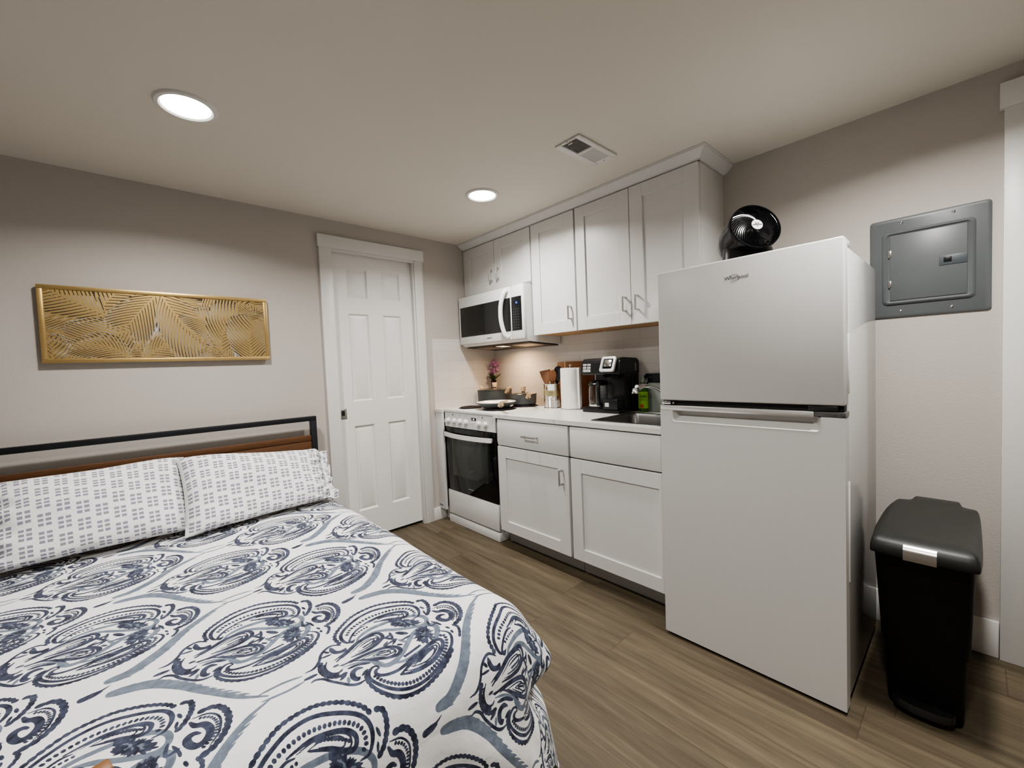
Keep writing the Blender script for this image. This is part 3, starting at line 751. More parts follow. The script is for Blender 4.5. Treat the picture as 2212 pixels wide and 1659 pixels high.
# coffee maker
t = thing('coffee_maker', 'black coffee maker with a silver pod lid and a glass carafe', 'coffee maker', (-.16,-1.36,.914))
FX, YL, YR = -.275, -1.212, -1.497      # front x, left and right sides as seen
M0 = Matrix.Identity(4)
bm = B(); box(bm, FX+.004, -.03, YR, YL, .9145, .940, .006); box(bm, FX+.02, -.03, YR+.10, YL-.004, .940, .948, .002); bs = finish('base', bm, BLACKP, t)
bm = B(); box(bm, -.115, -.03, YR-.004, YL+.002, .938, 1.245, .012, 3); box(bm, -.20, -.10, YR, YR+.135, .938, 1.19, .01); finish('tower', bm, BLACKP, t)
bm = B()
prism(bm, [(FX+.012,1.160),(-.032,1.160),(-.03,1.245),(-.05,1.2605),(FX+.06,1.268),(FX+.026,1.262),(FX+.010,1.245),(FX,1.175)], 'y', YR-.006, YL+.002, .006); hd = finish('brew_head', bm, BLACKP, t)
for r_, row in enumerate((1.226,1.207)):
    for k in range(2):
        y = YL-.018-k*.034; bm = B(); xx = FX+.0075 if r_ == 0 else FX+.0048
        box(bm, xx-.004, xx+.006, y-.026, y, row-.0065, row+.0065, .002); bt = finish('button', bm, LABELW, hd)
        bm = B(); box(bm, xx-.0046, xx, y-.020, y-.006, row-.0022, row+.0022); finish('button_print', bm, PRINT, bt)
bm = B(); box(bm, FX-.002, FX+.006, YL-.078, YL-.018, 1.179, 1.196, .002); bt = finish('button', bm, LABELW, hd)
bm = B()
for k in range(3): box(bm, FX-.0026, FX, YL-.068+k*.018, YL-.058+k*.018, 1.184, 1.191)
finish('button_print', bm, PRINT, bt)
# pod lid: tilted silver frame with dark well and bright flap
tl = Matrix.Translation((FX-.001, -1.433, 1.224)) @ Matrix.Rotation(math.radians(24), 4, 'Y')
bm = B(); o_ = rrect(-.054, .054, -.052, .052, .014, 5); i_ = rrect(-.037, .037, -.033, .036, .008, 5)
rings = [[tl @ Vector((0, a, b_)) for a, b_ in o_], [tl @ Vector((-.012, a*.97, b_*.97)) for a, b_ in o_], [tl @ Vector((-.012, a, b_)) for a, b_ in i_], [tl @ Vector((.004, a*.92, b_*.92)) for a, b_ in i_]]
loft(bm, rings, True, False); fr = finish('pod_lid_frame', bm, SILVERP, t)
bm = B(); ii = [tl @ Vector((-.002, a*.97, b_*.97)) for a, b_ in i_]; bm.faces.new([bm.verts.new(p) for p in ii]); finish('pod_lid_well', bm, BLACKG, fr)
bm = B(); box(bm, -.010, -.003, -.026, .026, -.016, .030, .003, xf=tl); finish('pod_lid_flap', bm, CHROME, fr)
bm = B(); prism(bm, [(FX+.006,1.160),(-.20,1.160),(-.20,1.142),(FX+.035,1.142)], 'y', -1.487, -1.377, .004); finish('pod_holder', bm, BLACKG, t)
bm = B(); box(bm, FX-.006, -.19, -1.494, -1.385, .9405, 1.006, .005); dt = finish('drip_tray', bm, BLACKP, t)
bm = B(); box(bm, FX-.0072, FX-.005, -1.430, -1.402, .958, .982, .0006); st = finish('label', bm, LABELW, dt)
bm = B()
for k in range(3): box(bm, FX-.0078, FX-.007, -1.425, -1.407, .964+k*.0055, .966+k*.0055)
finish('label_print', bm, PRINTG, st)
bm = B(); box(bm, -.085, -.072, YR-.008, YR, 1.178, 1.228, .001); finish('water_window', bm, mat('water_window_grey', (.20,.20,.20), .3), t)
# carafe
kx, ky = -.190, -1.285
bm = B(); lathe(bm, [(0,.949),(.052,.949),(.060,.958),(.062,1.0),(.061,1.07),(.052,1.10),(.050,1.10),(.058,1.07),(.059,1.0),(.057,.96),(.05,.953),(0,.953)], (kx,ky,0), 36); cf = finish('carafe', bm, GLASS, t)
bm = B(); lathe(bm, [(0,1.123),(.035,1.122),(.052,1.112),(.0535,1.098),(.05,1.096),(0,1.096)], (kx,ky,0), 32); lathe(bm, [(.0622,1.088),(.0632,1.088),(.0632,1.098),(.0585,1.104)], (kx,ky,0), 32); finish('carafe_lid', bm, BLACKP, cf)
bm = B(); d = Vector((-.80,-.60,0)).normalized()
tube(bm, smooth_path([Vector((kx,ky,1.106))+d*.05, Vector((kx,ky,1.108))+d*.082, Vector((kx,ky,1.08))+d*.097, Vector((kx,ky,1.0))+d*.098, Vector((kx,ky,.962))+d*.09], 5), .0125, 10); finish('carafe_handle', bm, BLACKP, cf)
bm = B(); lathe(bm, [(.0605,.950),(.063,.952),(.0635,.962),(.0605,.964)], (kx,ky,0), 32); finish('carafe_band', bm, CHROME, cf)

# dish soap
sx, sy = -.085, -1.556
t = thing('dish_soap_bottle', 'green dish soap bottle with a lime label behind the sink', 'bottle', (sx,sy,.914))
def oval(z, a, b_, n=24): return [(sx+a*math.cos(2*PI*k/n), sy+b_*math.sin(2*PI*k/n), z) for k in range(n)]
bm = B(); loft(bm, [oval(.9145,.018,.030), oval(.920,.021,.034), oval(.97,.021,.034), oval(1.045,.021,.032), oval(1.075,.019,.027), oval(1.095,.013,.015), oval(1.105,.011,.011)]); finish('bottle', bm, SOAPG, t)
bm = B(); lathe(bm, [(.0135,1.103),(.0135,1.122),(.009,1.126),(.008,1.142),(0,1.144)], (sx,sy,0), 20); finish('cap', bm, mat('cap_grey_green', (.22,.25,.21), .35), t)
def wrap(bm, z0, z1, a, b_, t0, t1, n=12):
    for k in range(n):
        u, v = t0+(t1-t0)*k/n, t0+(t1-t0)*(k+1)/n
        quad(bm, (sx+a*math.cos(u),sy+b_*math.sin(u),z0),(sx+a*math.cos(v),sy+b_*math.sin(v),z0),(sx+a*math.cos(v),sy+b_*math.sin(v),z1),(sx+a*math.cos(u),sy+b_*math.sin(u),z1))
bm = B(); wrap(bm, .938, 1.044, .0218, .0348, math.radians(130), math.radians(270)); lb = finish('label', bm, SOAPL, t)
bm = B(); wrap(bm, .942, .962, .0222, .0352, math.radians(160), math.radians(205)); finish('label_picture', bm, RED, lb)
bm = B()
for z, h in ((1.017,.004),(1.007,.006),(.990,.003)): wrap(bm, z, z+h, .0222, .0352, math.radians(165), math.radians(240), 8)
finish('label_print', bm, mat('label_dark_green', (.03,.10,.02), .5), lb)
# boards leaning on the splashback behind the faucet
t = thing('plastic_cutting_board', 'dark cutting board with cut-out loops leaning on the tiles by the refrigerator', 'cutting board', (-.03,-1.70,.914))
bm = B(); cu = [(-1.535,1.140),(-1.548,1.156),(-1.72,1.158),(-1.72,1.10),(-1.64,1.105),(-1.60,1.085),(-1.575,1.06),(-1.548,1.085),(-1.556,1.10),(-1.590,1.115),(-1.597,1.134),(-1.575,1.141),(-1.553,1.128),(-1.545,1.118)]
prism(bm, cu, 'x', -.034, -.027, .001); finish('top_grip', bm, BLUEBLK, t)
bm = B(); pts = smooth_path([(-.031,-1.592,1.062),(-.031,-1.606,1.082),(-.031,-1.64,1.098),(-.031,-1.68,1.098)], 6); tube(bm, pts, .010, 8, flat=.4); finish('loop', bm, BLUEBLK, t)
bm = B(); box(bm, -.026, -.021, -1.79, -1.556, .9145, 1.13, .002); finish('sheet', bm, BLUEBLK, t)
bm = B(); box(bm, -.056, -.051, -1.80, -1.574, .9145, 1.098, .002)
solo('flexible_cutting_mat', bm, CLEARP, 'pale green-grey cutting mat standing in front of the dark board by the sink', 'cutting mat', (-.054,-1.69,.9145))
# ------------------------------------------------------------------ refrigerator
RF, RA, RB = -.7625, -2.6893, -2.0365
t = thing('refrigerator', 'tall white top-freezer refrigerator standing in the middle right', 'refrigerator', (-.43, -2.36, 0))
bm = B(); box(bm, -.690, -.0985, RA+.002, RB-.002, .030, 1.5935, .004); finish('body', bm, FRIDGES, t)
bm = B(); box(bm, -.705, -.690, RA+.008, RB-.008, .034, 1.585); finish('gasket', bm, GASKET, t)
bm = B(); box(bm, RF, -.706, RA, RB, 1.0625, 1.6188, .006, 3); fz = finish('freezer_door', bm, FRIDGEW, t)
text('badge', 'Whirlpool', .0205, GREYD, fz, (RF-.0004, -2.318, 1.5375))
bm = B()
pts = [(RF-.0008, -2.352+.020*math.cos(a), 1.5435+.0125*math.sin(a)) for a in np.linspace(.5, 5.2, 30)]
tube(bm, pts, .0007, 6); finish('badge_swirl', bm, mat('badge_copper', (.35,.22,.16), .35, .7), fz)
# lower door with a scooped handle recess
HA, HB, HZ0, HZ1 = -2.6225, -2.092, .9705, 1.020
bm = B(); TOPZ = 1.0215
nt_ = [(RA,.014),(RB,.014),(RB,TOPZ),(HB,TOPZ),(HB,HZ0+.014)]+[(HB-.014+.014*math.cos(a), HZ0+.014-.014*math.sin(a)) for a in np.linspace(.3,1.57,5)]+[(HA+.014-.014*math.sin(a), HZ0+.014-.014*math.cos(a)) for a in np.linspace(0,1.3,5)]+[(HA,HZ0+.014),(HA,TOPZ),(RA,TOPZ)]
prism(bm, nt_, 'x', RF, RF+.045)
box(bm, RF+.0445, -.706, RA, RB, .014, TOPZ)
ld = finish('fridge_door', bm, FRIDGEW, t)
bm = B()
o_ = [(HA,HZ1),(HA,HZ0+.014)]+[(HA+.014-.014*math.cos(a), HZ0+.014-.014*math.sin(a)) for a in np.linspace(.3,1.57,5)]+[(HB-.014+.014*math.sin(a), HZ0+.014-.014*math.cos(a)) for a in np.linspace(0,1.3,5)]+[(HB,HZ0+.014),(HB,HZ1)]
n_ = len(o_); A = [Vector((RF-.0006,y,z)) for y, z in o_]; Bk = [Vector((RF+.038, min(max(y,HA+.02),HB-.02), max(z, HZ0+.028))) for y, z in o_]
va = [bm.verts.new(p) for p in A]; vb = [bm.verts.new(p) for p in Bk]
for k in range(n_-1): bm.faces.new((va[k], va[k+1], vb[k+1], vb[k]))
bm.faces.new(vb); finish('handle_recess', bm, FRIDGEW, ld)
bm = B(); box(bm, RF-.0008, -.706, HA+.02, RB, 1.0185, 1.0395, .002); finish('chrome_trim', bm, mat('trim_reflection_tone', (.72,.71,.69), .22, .6, var=.2, vscale=9), ld)  # pale mottled colour imitates light surroundings reflected in the chrome
bm = B(); box(bm, RF+.003, -.706, RA+.001, HA+.018, 1.024, 1.040, .001); box(bm, RF, -.70, RA-.001, RA+.02, 1.023, 1.0405, .001); finish('corner_cap', bm, mat('cap_dark_steel', (.16,.16,.16), .35, .7), ld)
bm = B(); box(bm, RF+.022, -.700, RA+.006, RB-.006, 1.036, 1.066); finish('gap_strip', bm, DARKGAP, t)
bm = B(); box(bm, RF+.006, RF+.03, -2.082, RB-.004, 1.044, 1.058, .002); cyl(bm, (RF+.004,-2.095,1.051), (RF+.02,-2.095,1.051), .005, seg=12); finish('hinge', bm, CHROME, t)
bm = B(); box(bm, RF+.004, RF+.03, RA+.02, -2.585, 1.042, 1.060, .002); finish('hinge', bm, mat('hinge_dark', (.05,.05,.05), .35, .6), t)
bm = B(); box(bm, -.745, -.640, RA+.004, RA+.035, 1.5945, 1.6235, .006); finish('hinge_cover', bm, FRIDGEW, t)
bm = B(); box(bm, -.715, -.15, RA+.02, RB-.02, .010, .034); finish('kick_plate', bm, DARKGAP, t)
for x in (-.66,-.16):
    for y in (RA+.05, RB-.05):
        bm = B(); cyl(bm, (x,y,.0005), (x,y,.03), .018, seg=16); finish('foot', bm, BLACKP, t)
bm = B(); box(bm, -.712, -.706, RA-.0035, RA+.004, 1.10, 1.303, .0015); finish('door_edge_grip', bm, APPW, t)
bm = B(); box(bm, -.712, -.706, RA-.0035, RA+.004, .45, .80, .0015); finish('door_edge_grip', bm, APPW, t)

# ------------------------------------------------------------------ fan on the refrigerator
t = thing('table_fan', 'glossy black air circulator fan with a swirl grille on top of the refrigerator', 'fan', (-.50, -2.325, 1.5935))
fc = Vector((-.507, -2.347, 1.784)); ax = Vector((-.64, -.69, .30)).normalized()
u = ax.cross(Vector((0,0,1))).normalized(); w = u.cross(ax).normalized()
def fl(a, b_, c_): return fc+u*a+w*b_+ax*c_
def fring(r, d, n=56, oz=0): return [fl(r*math.cos(2*PI*k/n), r*math.sin(2*PI*k/n)+oz, d) for k in range(n)]
R0 = .104
bm = B(); loft(bm, [fring(R0*.93,.004), fring(R0,.006), fring(R0*1.015,-.004), fring(R0*.99,-.02), fring(R0*.985,-.06), fring(R0*.93,-.115), fring(R0*.76,-.165), fring(R0*.5,-.195), fring(R0*.2,-.208)], False, True)
finish('housing', bm, BLACKG, t)
bm = B(); loft(bm, [fring(R0*.985,.007), fring(R0*1.0,.010), fring(R0*.95,.010), fring(R0*.93,.002)], False, False); finish('front_rim', bm, BLACKG, t)
bm = B(); NB_ = 40
for k in range(NB_):
    a0 = 2*PI*k/NB_; pts = []
    for s in np.linspace(0, 1, 11):
        r = R0*(.25+.70*s); a = a0-1.25*(s**.9); d = .012*math.cos(s*PI*.5)*1.0+.002
        pts.append(fl(r*math.cos(a), r*math.sin(a), d))
    tube(bm, pts, .0017, 6, flat=1.8)
lk = finish('swirl_grille', bm, BLACKG, t)
bm = B(); loft(bm, [fring(R0*.25,.004,32), fring(R0*.245,.017,32), fring(R0*.23,.020,32)], False, True); finish('hub', bm, BLACKP, t)
bm = B(); loft(bm, [fring(R0*.22,.0200,32), fring(R0*.215,.0215,32)], False, True); hb = finish('badge', bm, LABELW, t)
bm = B(); zz = .0225
for poly in ([(-.013,.011),(-.004,.011),(0,-.001),(-.003,-.004)], [(.013,.011),(.004,.011),(0,-.001),(.003,-.004)], [(-.005,-.008),(.005,-.008),(0,-.017)]):
    bm.faces.new([bm.verts.new(fl(a*.76, b_*.76, zz)) for a, b_ in poly])
bm.faces.new([bm.verts.new(fl(a*.76, b_*.76, zz+.0003)) for a, b_ in ((-.025,.0015),(-.025,-.0045),(.025,-.0045),(.025,.0015))]); finish('badge_mark', bm, PRINT, hb, recalc=False)
bm = B(); loft(bm, [fring(R0*.88,-.03,40), fring(R0*.5,-.045,40)], False, True); finish('inner_dark', bm, DARKGAP, t)
for k in range(5):
    a0 = 2*PI*k/5; bm = B(); q = []
    for s in (0, .5, 1):
        r = R0*(.22+.6*s); q.append((fl(r*math.cos(a0), r*math.sin(a0), -.030), fl(r*math.cos(a0+.7), r*math.sin(a0+.7), -.012)))
    for p_, r_ in zip(q, q[1:]): quad(bm, p_[0], p_[1], r_[1], r_[0])
    finish('blade', bm, BLACKP, t, recalc=False)
bm = B(); st0 = Vector((-.462,-2.310,0))
h2 = Vector((ax.x, ax.y, 0)).normalized(); s2 = Vector((-h2.y, h2.x, 0))
def so(z, a, b_, off=0): return [st0+h2*(off+a*math.cos(q))+s2*(b_*math.sin(q))+Vector((0,0,z)) for q in np.linspace(0, 2*PI, 33)[:-1]]
loft(bm, [so(1.5938,.100,.118), so(1.602,.103,.120), so(1.64,.092,.112,-.004), so(1.69,.080,.104,-.012), so(1.74,.066,.096,-.02), so(1.77,.035,.07,-.03)]); finish('stand', bm, BLACKP, t)

# ------------------------------------------------------------------ breaker panel
t = thing('breaker_switch_panel', 'grey metal electrical breaker panel on the wall right of the refrigerator', 'electrical panel', (0, -2.84, 1.6))
bm = B()
def pr(y0, y1, z0, z1, r, x): return [(x, a, b_) for a, b_ in rrect(y0, y1, z0, z1, r, 5)]
loft(bm, [pr(-3.0205,-2.659,1.3845,1.8105,.012,-.0005), pr(-3.020,-2.6595,1.385,1.810,.012,-.006), pr(-3.012,-2.668,1.393,1.802,.012,-.010)], False, True)
cv = finish('cover_plate', bm, GREYP, t)
bm = B()
loft(bm, [pr(-2.980,-2.699,1.436,1.754,.018,-.0095), pr(-2.975,-2.704,1.441,1.749,.018,-.016), pr(-2.969,-2.712,1.447,1.744,.014,-.018), pr(-2.962,-2.719,1.452,1.740,.010,-.0135), pr(-2.959,-2.722,1.454,1.738,.008,-.0115)], False, True)
finish('raised_rim', bm, GREYP, t)
bm = B(); box(bm, -.0145, -.010, -2.9565, -2.725, 1.457, 1.7355, .002); dd = finish('door', bm, GREYP, t)
bm = B(); box(bm, -.0165, -.013, -2.956, -2.877, 1.580, 1.6185, .0008); la = finish('latch', bm, GREYD, dd)
bm = B(); box(bm, -.0172, -.0160, -2.913, -2.890, 1.591, 1.612, .0003); finish('latch_slot', bm, BLACKP, la)
for z in (1.529,1.659):
    bm = B(); box(bm, -.0165, -.012, -2.731, -2.7205, z-.014, z+.014, .001); cyl(bm, (-.017,-2.724,z-.016), (-.017,-2.724,z+.016), .0022, seg=10); finish('hinge', bm, NICKEL, dd)
for y, z in ((-2.763,1.788),(-2.918,1.789),(-2.760,1.409),(-2.914,1.409)):
    bm = B(); cyl(bm, (-.0095,y,z), (-.0115,y,z), .0062, .005, 16); cyl(bm, (-.0115,y,z), (-.013,y,z), .005, .002, 16); finish('screw', bm, CHROME, t)

# ------------------------------------------------------------------ slim step bin
t = thing('step_bin', 'slim black plastic step bin between the refrigerator and the right door casing', 'trash can', (-.34, -2.865, 0))
def br(x0, x1, y0, y1, r, z): return [(a, b_, z) for a, b_ in rrect(x0, x1, y0, y1, r, 6)]
bm = B()
loft(bm, [br(-.575,-.115,-2.956,-2.774,.025,.0008), br(-.578,-.112,-2.958,-2.772,.026,.02), br(-.60,-.10,-2.966,-2.764,.028,.235), br(-.604,-.098,-2.972,-2.757,.03,.245), br(-.645,-.072,-2.982,-2.742,.034,.572)])
finish('body', bm, BINB, t)
bm = B()
box(bm, -.690, -.662, -2.9875, -2.7375, .578, .596, .006) if False else None
# lid: flat top with a down-turned front lip, chamfered rear corners and a hinge tab
out = [(-.690,-2.975),(-.690,-2.75),(-.678,-2.736),(-.30,-2.737),(-.145,-2.757),(-.135,-2.766),(-.125,-2.800),(-.050,-2.808),(-.046,-2.815),(-.046,-2.935),(-.050,-2.942),(-.125,-2.950),(-.135,-2.985),(-.145,-2.992),(-.30,-2.9955),(-.678,-2.9955)]
for _ in range(2):      # round every corner of the outline
    out = [q for p, n_ in zip(out, out[1:]+out[:1]) for q in ((.78*p[0]+.22*n_[0], .78*p[1]+.22*n_[1]), (.22*p[0]+.78*n_[0], .22*p[1]+.78*n_[1]))]
cxy = (-.38,-2.866)
def sc(s, z, dz=0): return [((x-cxy[0])*s+cxy[0], (y-cxy[1])*s+cxy[1], z-(dz if x < -.6 else 0)) for x, y in out]
loft(bm, [sc(.955,.576,.012), sc(1.0,.582,.013), sc(1.006,.592,.013), sc(1.0,.603,.012), sc(.985,.612,.010), sc(.95,.6195,.004), sc(.78,.6235)]); finish('lid', bm, BINLID, t, 75)
bm = B(); 
hp = [(-.6555,.617),(-.676,.6125),(-.690,.603),(-.6945,.590),(-.6945,.565),(-.6905,.565),(-.6905,.588),(-.686,.600),(-.674,.6085),(-.6555,.6135)]
prism(bm, hp, 'y', -2.8995, -2.8225); finish('lid_handle', bm, STEEL, t, 50)
bm = B(); pts = [(-.600,-2.790,.052),(-.622,-2.800,.050),(-.634,-2.830,.048),(-.637,-2.865,.047),(-.634,-2.900,.048),(-.622,-2.930,.050),(-.600,-2.940,.052)]
P_ = smooth_path(pts, 5); rings = []
bm = B()
top = [bm.verts.new((p.x, p.y, .056)) for p in P_]; mid = [bm.verts.new((p.x-.004, p.y, .046)) for p in P_]; bot = [bm.verts.new((p.x-.001, p.y, .030)) for p in P_]
inn = [bm.verts.new((-.585, p.y*.8-2.865*.2, .050)) for p in P_]; inb = [bm.verts.new((-.575, p.y*.8-2.865*.2, .028)) for p in P_]
for k in range(len(P_)-1):
    for a, b_ in ((inn, top), (top, mid), (mid, bot), (bot, inb)): bm.faces.new((a[k], a[k+1], b_[k+1], b_[k]))
finish('pedal', bm, mat('pedal_gloss_black', (.05,.05,.05), .16, .6), t, 60)

# ------------------------------------------------------------------ wall art
t = thing('wall_art_panel', 'gold metal cut-out panel of palm leaves hanging above the headboard', 'wall art', (-2.322, 0, 1.34))
ax0, ax1, az0, az1 = -2.798, -1.847, 1.3405, 1.7125
bm = B(); yb, yf = -.027, -.032
wd = .019
box(bm, ax0, ax1, yf, yb+.012, az0, az0+wd, .002); box(bm, ax0, ax1, yf, yb+.012, az1-wd, az1, .002)
box(bm, ax0, ax0+wd, yf, yb+.012, az0+wd, az1-wd, .002); box(bm, ax1-wd, ax1, yf, yb+.012, az0+wd, az1-wd, .002)
for x in (ax0+.1, ax1-.1): box(bm, x-.01, x+.01, -.018, -.0008, az1-.016, az1-.004)
fr = finish('frame', bm, GOLD, t)
fx0, fx1, fz0, fz1 = ax0+wd-.002, ax1-wd+.002, az0+wd-.002, az1-wd+.002
# a laser-cut sheet: fronds are drawn as a height field whose zero contour is the cut line
gs = .0017
gx_ = np.arange(fx0, fx1+gs, gs); gz_ = np.arange(fz0, fz1+gs, gs); GX, GZ = np.meshgrid(gx_, gz_)
SHEET = np.full(GX.shape, -.004)
def ap(cx_, cy_):   # panel coordinates measured on the artwork (0..1834 by 0..600)
    return (ax0+(cx_-168)/1834*(ax1-ax0), az1-(cy_/600)*(az1-az0))
def frond(path, ln, lean, pitch, gap, sides=(1, -1)):
    global SHEET
    Q_ = [np.array(ap(*q)) for q in path]; A_, e = Q_[0], Q_[-1]-Q_[0]; tot = float(np.hypot(*e)); e = e/tot
    mid_ = sum(((q-A_)@np.array((-e[1], e[0])) for q in Q_[1:-1]))/max(1, len(Q_)-2)
    bs = (GX-A_[0])*e[0]+(GZ-A_[1])*e[1]; nn = -(GX-A_[0])*e[1]+(GZ-A_[1])*e[0]
    nn = nn-mid_*1.1*4*bs*(tot-bs)/tot**2
    bd = np.abs(nn); bl = np.sign(nn)
    ct = 1/math.tan(lean)
    q = bs-bd*ct-bd*bd*1.6                 # leaflet root position on the rachis
    uq = np.clip(q/tot, 0, 1); ll = ln*np.sin(PI*(.14+.80*uq))**.7*math.sin(lean)
    inside = (q > 0) & (q < tot*.995) & (bd < ll)
    for s in (1, -1):
        if s not in sides: inside &= ~(bl == s)
    fr_ = q/pitch+np.where(bl > 0, 0, .5); fr_ = np.abs(fr_-np.floor(fr_)-.5)*pitch*math.sin(lean)   # distance from leaflet midrib
    rel_ = bd/np.maximum(ll, 1e-4); half = .5*pitch*math.sin(lean)
    g = half*(1-gap*(.55+.9*rel_**2))-fr_
    g = np.minimum(g, (ll-bd)*.6)
    rach = .0042*(1-.7*np.clip(bs/tot, 0, 1))-bd
    rach = np.where((bs > -.004) & (bs < tot), rach, -9)
    f = np.where(inside, g, -9)
    f = np.maximum(f, rach)
    env = inside | (rach > -.0025)
    SHEET = np.where(env, np.clip(f, -.004, .004), SHEET)
FR = [([(980,640),(900,520),(800,450),(690,420)],.11,.8,0.0170,.42), ([(1080,640),(1180,540),(1320,520),(1470,560)],.09,.8,0.0170,.42), ([(1760,40),(1850,60),(1930,110),(1990,200)],.09,.85,0.0160,.45),
 ([(1990,620),(1930,470),(1900,330),(1920,150)],.12,.8,0.0170,.45), ([(560,470),(430,410),(300,360),(170,330)],.10,.6,0.0170,.38), ([(640,230),(440,225),(300,240),(170,215)],.12,.62,0.0170,.36),
 ([(560,220),(600,120),(680,55),(760,-10)],.10,.95,0.0190,.42), ([(620,220),(430,125),(300,62),(150,0)],.13,.9,0.0190,.36), ([(240,640),(330,530),(480,500),(640,520)],.12,.8,0.0170,.4),
 ([(180,640),(230,550),(250,470),(225,400)],.09,.8,0.0170,.42), ([(920,260),(760,330),(600,400),(420,430)],.145,.85,0.0180,.40), ([(800,640),(720,530),(600,470),(410,455)],.10,.75,0.0170,.4),
 ([(1040,-10),(930,110),(830,200),(770,290)],.145,.75,0.0190,.38), ([(1040,0),(1130,60),(1230,95),(1340,150)],.12,.55,0.0190,.36), ([(1330,200),(1450,100),(1600,60),(1800,70)],.13,.85,0.0190,.40),
 ([(1500,640),(1380,510),(1220,450),(1040,440)],.12,.75,0.0170,.4), ([(840,640),(960,510),(1120,420),(1310,430)],.13,.75,0.0176,.40), ([(1030,0),(1100,140),(1230,290),(1400,440)],.19,.80,0.0200,.36),
 ([(1620,650),(1570,540),(1500,500),(1400,480)],.09,.85,0.0170,.45), ([(1525,520),(1480,370),(1420,260),(1330,180)],.13,.7,0.0180,.40), ([(1530,520),(1545,370),(1590,260),(1710,140)],.18,.80,0.0196,.38), ([(1850,640),(1810,490),(1805,370),(1850,220)],.165,.9,0.0180,.36)]
for f_ in FR: frond(*f_)
SHEET = np.maximum(SHEET, np.maximum(np.maximum(fx0+.004-GX, GX-fx1+.004), np.maximum(fz0+.004-GZ, GZ-fz1+.004)))
# marching squares -> sheet mesh
ys_ = -.0270; bmv = []; bmf = []; vid = {}
nz_, nx2 = SHEET.shape
def gp(j, i):
    k = (j, i)
    if k not in vid: vid[k] = len(bmv); bmv.append((gx_[i], ys_, gz_[j]))
    return vid[k]
def ge(j0, i0, j1, i1):
    k = (min((j0,i0),(j1,i1)), max((j0,i0),(j1,i1)))
    if k not in vid:
        a, b_ = SHEET[k[0]], SHEET[k[1]]; t_ = a/(a-b_); vid[k] = len(bmv)
        bmv.append((gx_[k[0][1]]+(gx_[k[1][1]]-gx_[k[0][1]])*t_, ys_, gz_[k[0][0]]+(gz_[k[1][0]]-gz_[k[0][0]])*t_))
    return vid[k]
pos = SHEET > 0
cnt_ = pos[:-1,:-1].astype(int)+pos[:-1,1:]+pos[1:,1:]+pos[1:,:-1]
for j in range(nz_-1):
    i = 0
    while i < nx2-1:
        c4 = cnt_[j, i]
        if c4 == 4:
            i2 = i
            while i2 < nx2-1 and cnt_[j, i2] == 4: i2 += 1
            bmf.append([gp(j, k) for k in range(i, i2+1)]+[gp(j+1, k) for k in range(i2, i-1, -1)] if i2-i == 1 else [gp(j, i), gp(j, i2), gp(j+1, i2), gp(j+1, i)]); i = i2; continue
        if c4:
            cs = [(j,i),(j,i+1),(j+1,i+1),(j+1,i)]; poly = []
            for k in range(4):
                a, b_ = cs[k], cs[(k+1) % 4]
                if pos[a]: poly.append(gp(*a))
                if pos[a] != pos[b_]: poly.append(ge(*a, *b_))
            if len(poly) > 2: bmf.append(poly)
        i += 1
me = bpy.data.meshes.new('palm_leaf_sheet'); me.from_pydata(bmv, [], bmf); me.update()
link('palm_leaf_sheet', me, GOLD, t, 0)

# ------------------------------------------------------------------ bed
t = thing('bed_frame', 'black metal bed frame with a brown wood headboard against the back wall', 'bed', (-2.43, -1.2, 0))
hx0, hx1 = -3.268, -1.616
bm = B(); hy0, hy1 = -.095, -.06
box(bm, hx0, hx1, hy0, hy1, .938, .967, .002); box(bm, hx1-.036, hx1, hy0, hy1, 0.001, .94, .002); box(bm, hx0, hx0+.036, hy0, hy1, .001, .94, .002)
finish('headboard_frame', bm, BLACKM, t)
for z0, z1 in ((.8095,.8455),(.66,.8065),(.51,.657)):
    bm = B(); box(bm, hx0+.036, hx1-.036, hy0+.004, hy1-.006, z0, z1, .003); finish('headboard_plank', bm, HEADW, t)
bm = B()
for x in (hx0+.03, hx1-.06): box(bm, x, x+.03, -2.02, hy0, .20, .25, .003)
box(bm, hx0+.03, hx1-.03, -2.02, -1.99, .20, .25, .003)
finish('side_rail', bm, BLACKM, t)
for x in (hx0+.05, hx1-.08):
    bm = B(); box(bm, x, x+.03, -2.015, -1.985, .001, .205, .002); finish('leg', bm, BLACKM, t)
bm = B(); box(bm, hx0+.06, hx1-.06, -1.96, -.11, .245, .42, .03); finish('mattress_base', bm, mat('mattress_white', (.7,.7,.68), .9), t)

# comforter -----------------------------------------------------------------
PU, PV = .580, .550
TB0 = np.array((-2.237,-1.918))
NU, NV = 640, 598
du, dv = PU/NU, PV/NV
INK = np.zeros((NV, NU), np.float32); WASH = np.zeros((NV, NU), np.float32)
def cr2(pts, n=5):
    return np.array([(p.x, p.y) for p in smooth_path([(a, b_, 0) for a, b_ in pts], n)])
def stamp(dst, x0, x1, y0, y1, fn):
    i0, i1 = int(math.floor(x0/du))-3, int(math.ceil(x1/du))+3; j0, j1 = int(math.floor(y0/dv))-3, int(math.ceil(y1/dv))+3
    gx, gy = np.meshgrid((np.arange(i0, i1)+.5)*du, (np.arange(j0, j1)+.5)*dv)
    f = np.clip(.5-fn(gx, gy)/.0030, 0, 1)
    ii = np.arange(i0, i1) % NU; jj = np.arange(j0, j1) % NV; ix = np.ix_(jj, ii)
    dst[ix] = np.maximum(dst[ix], f)
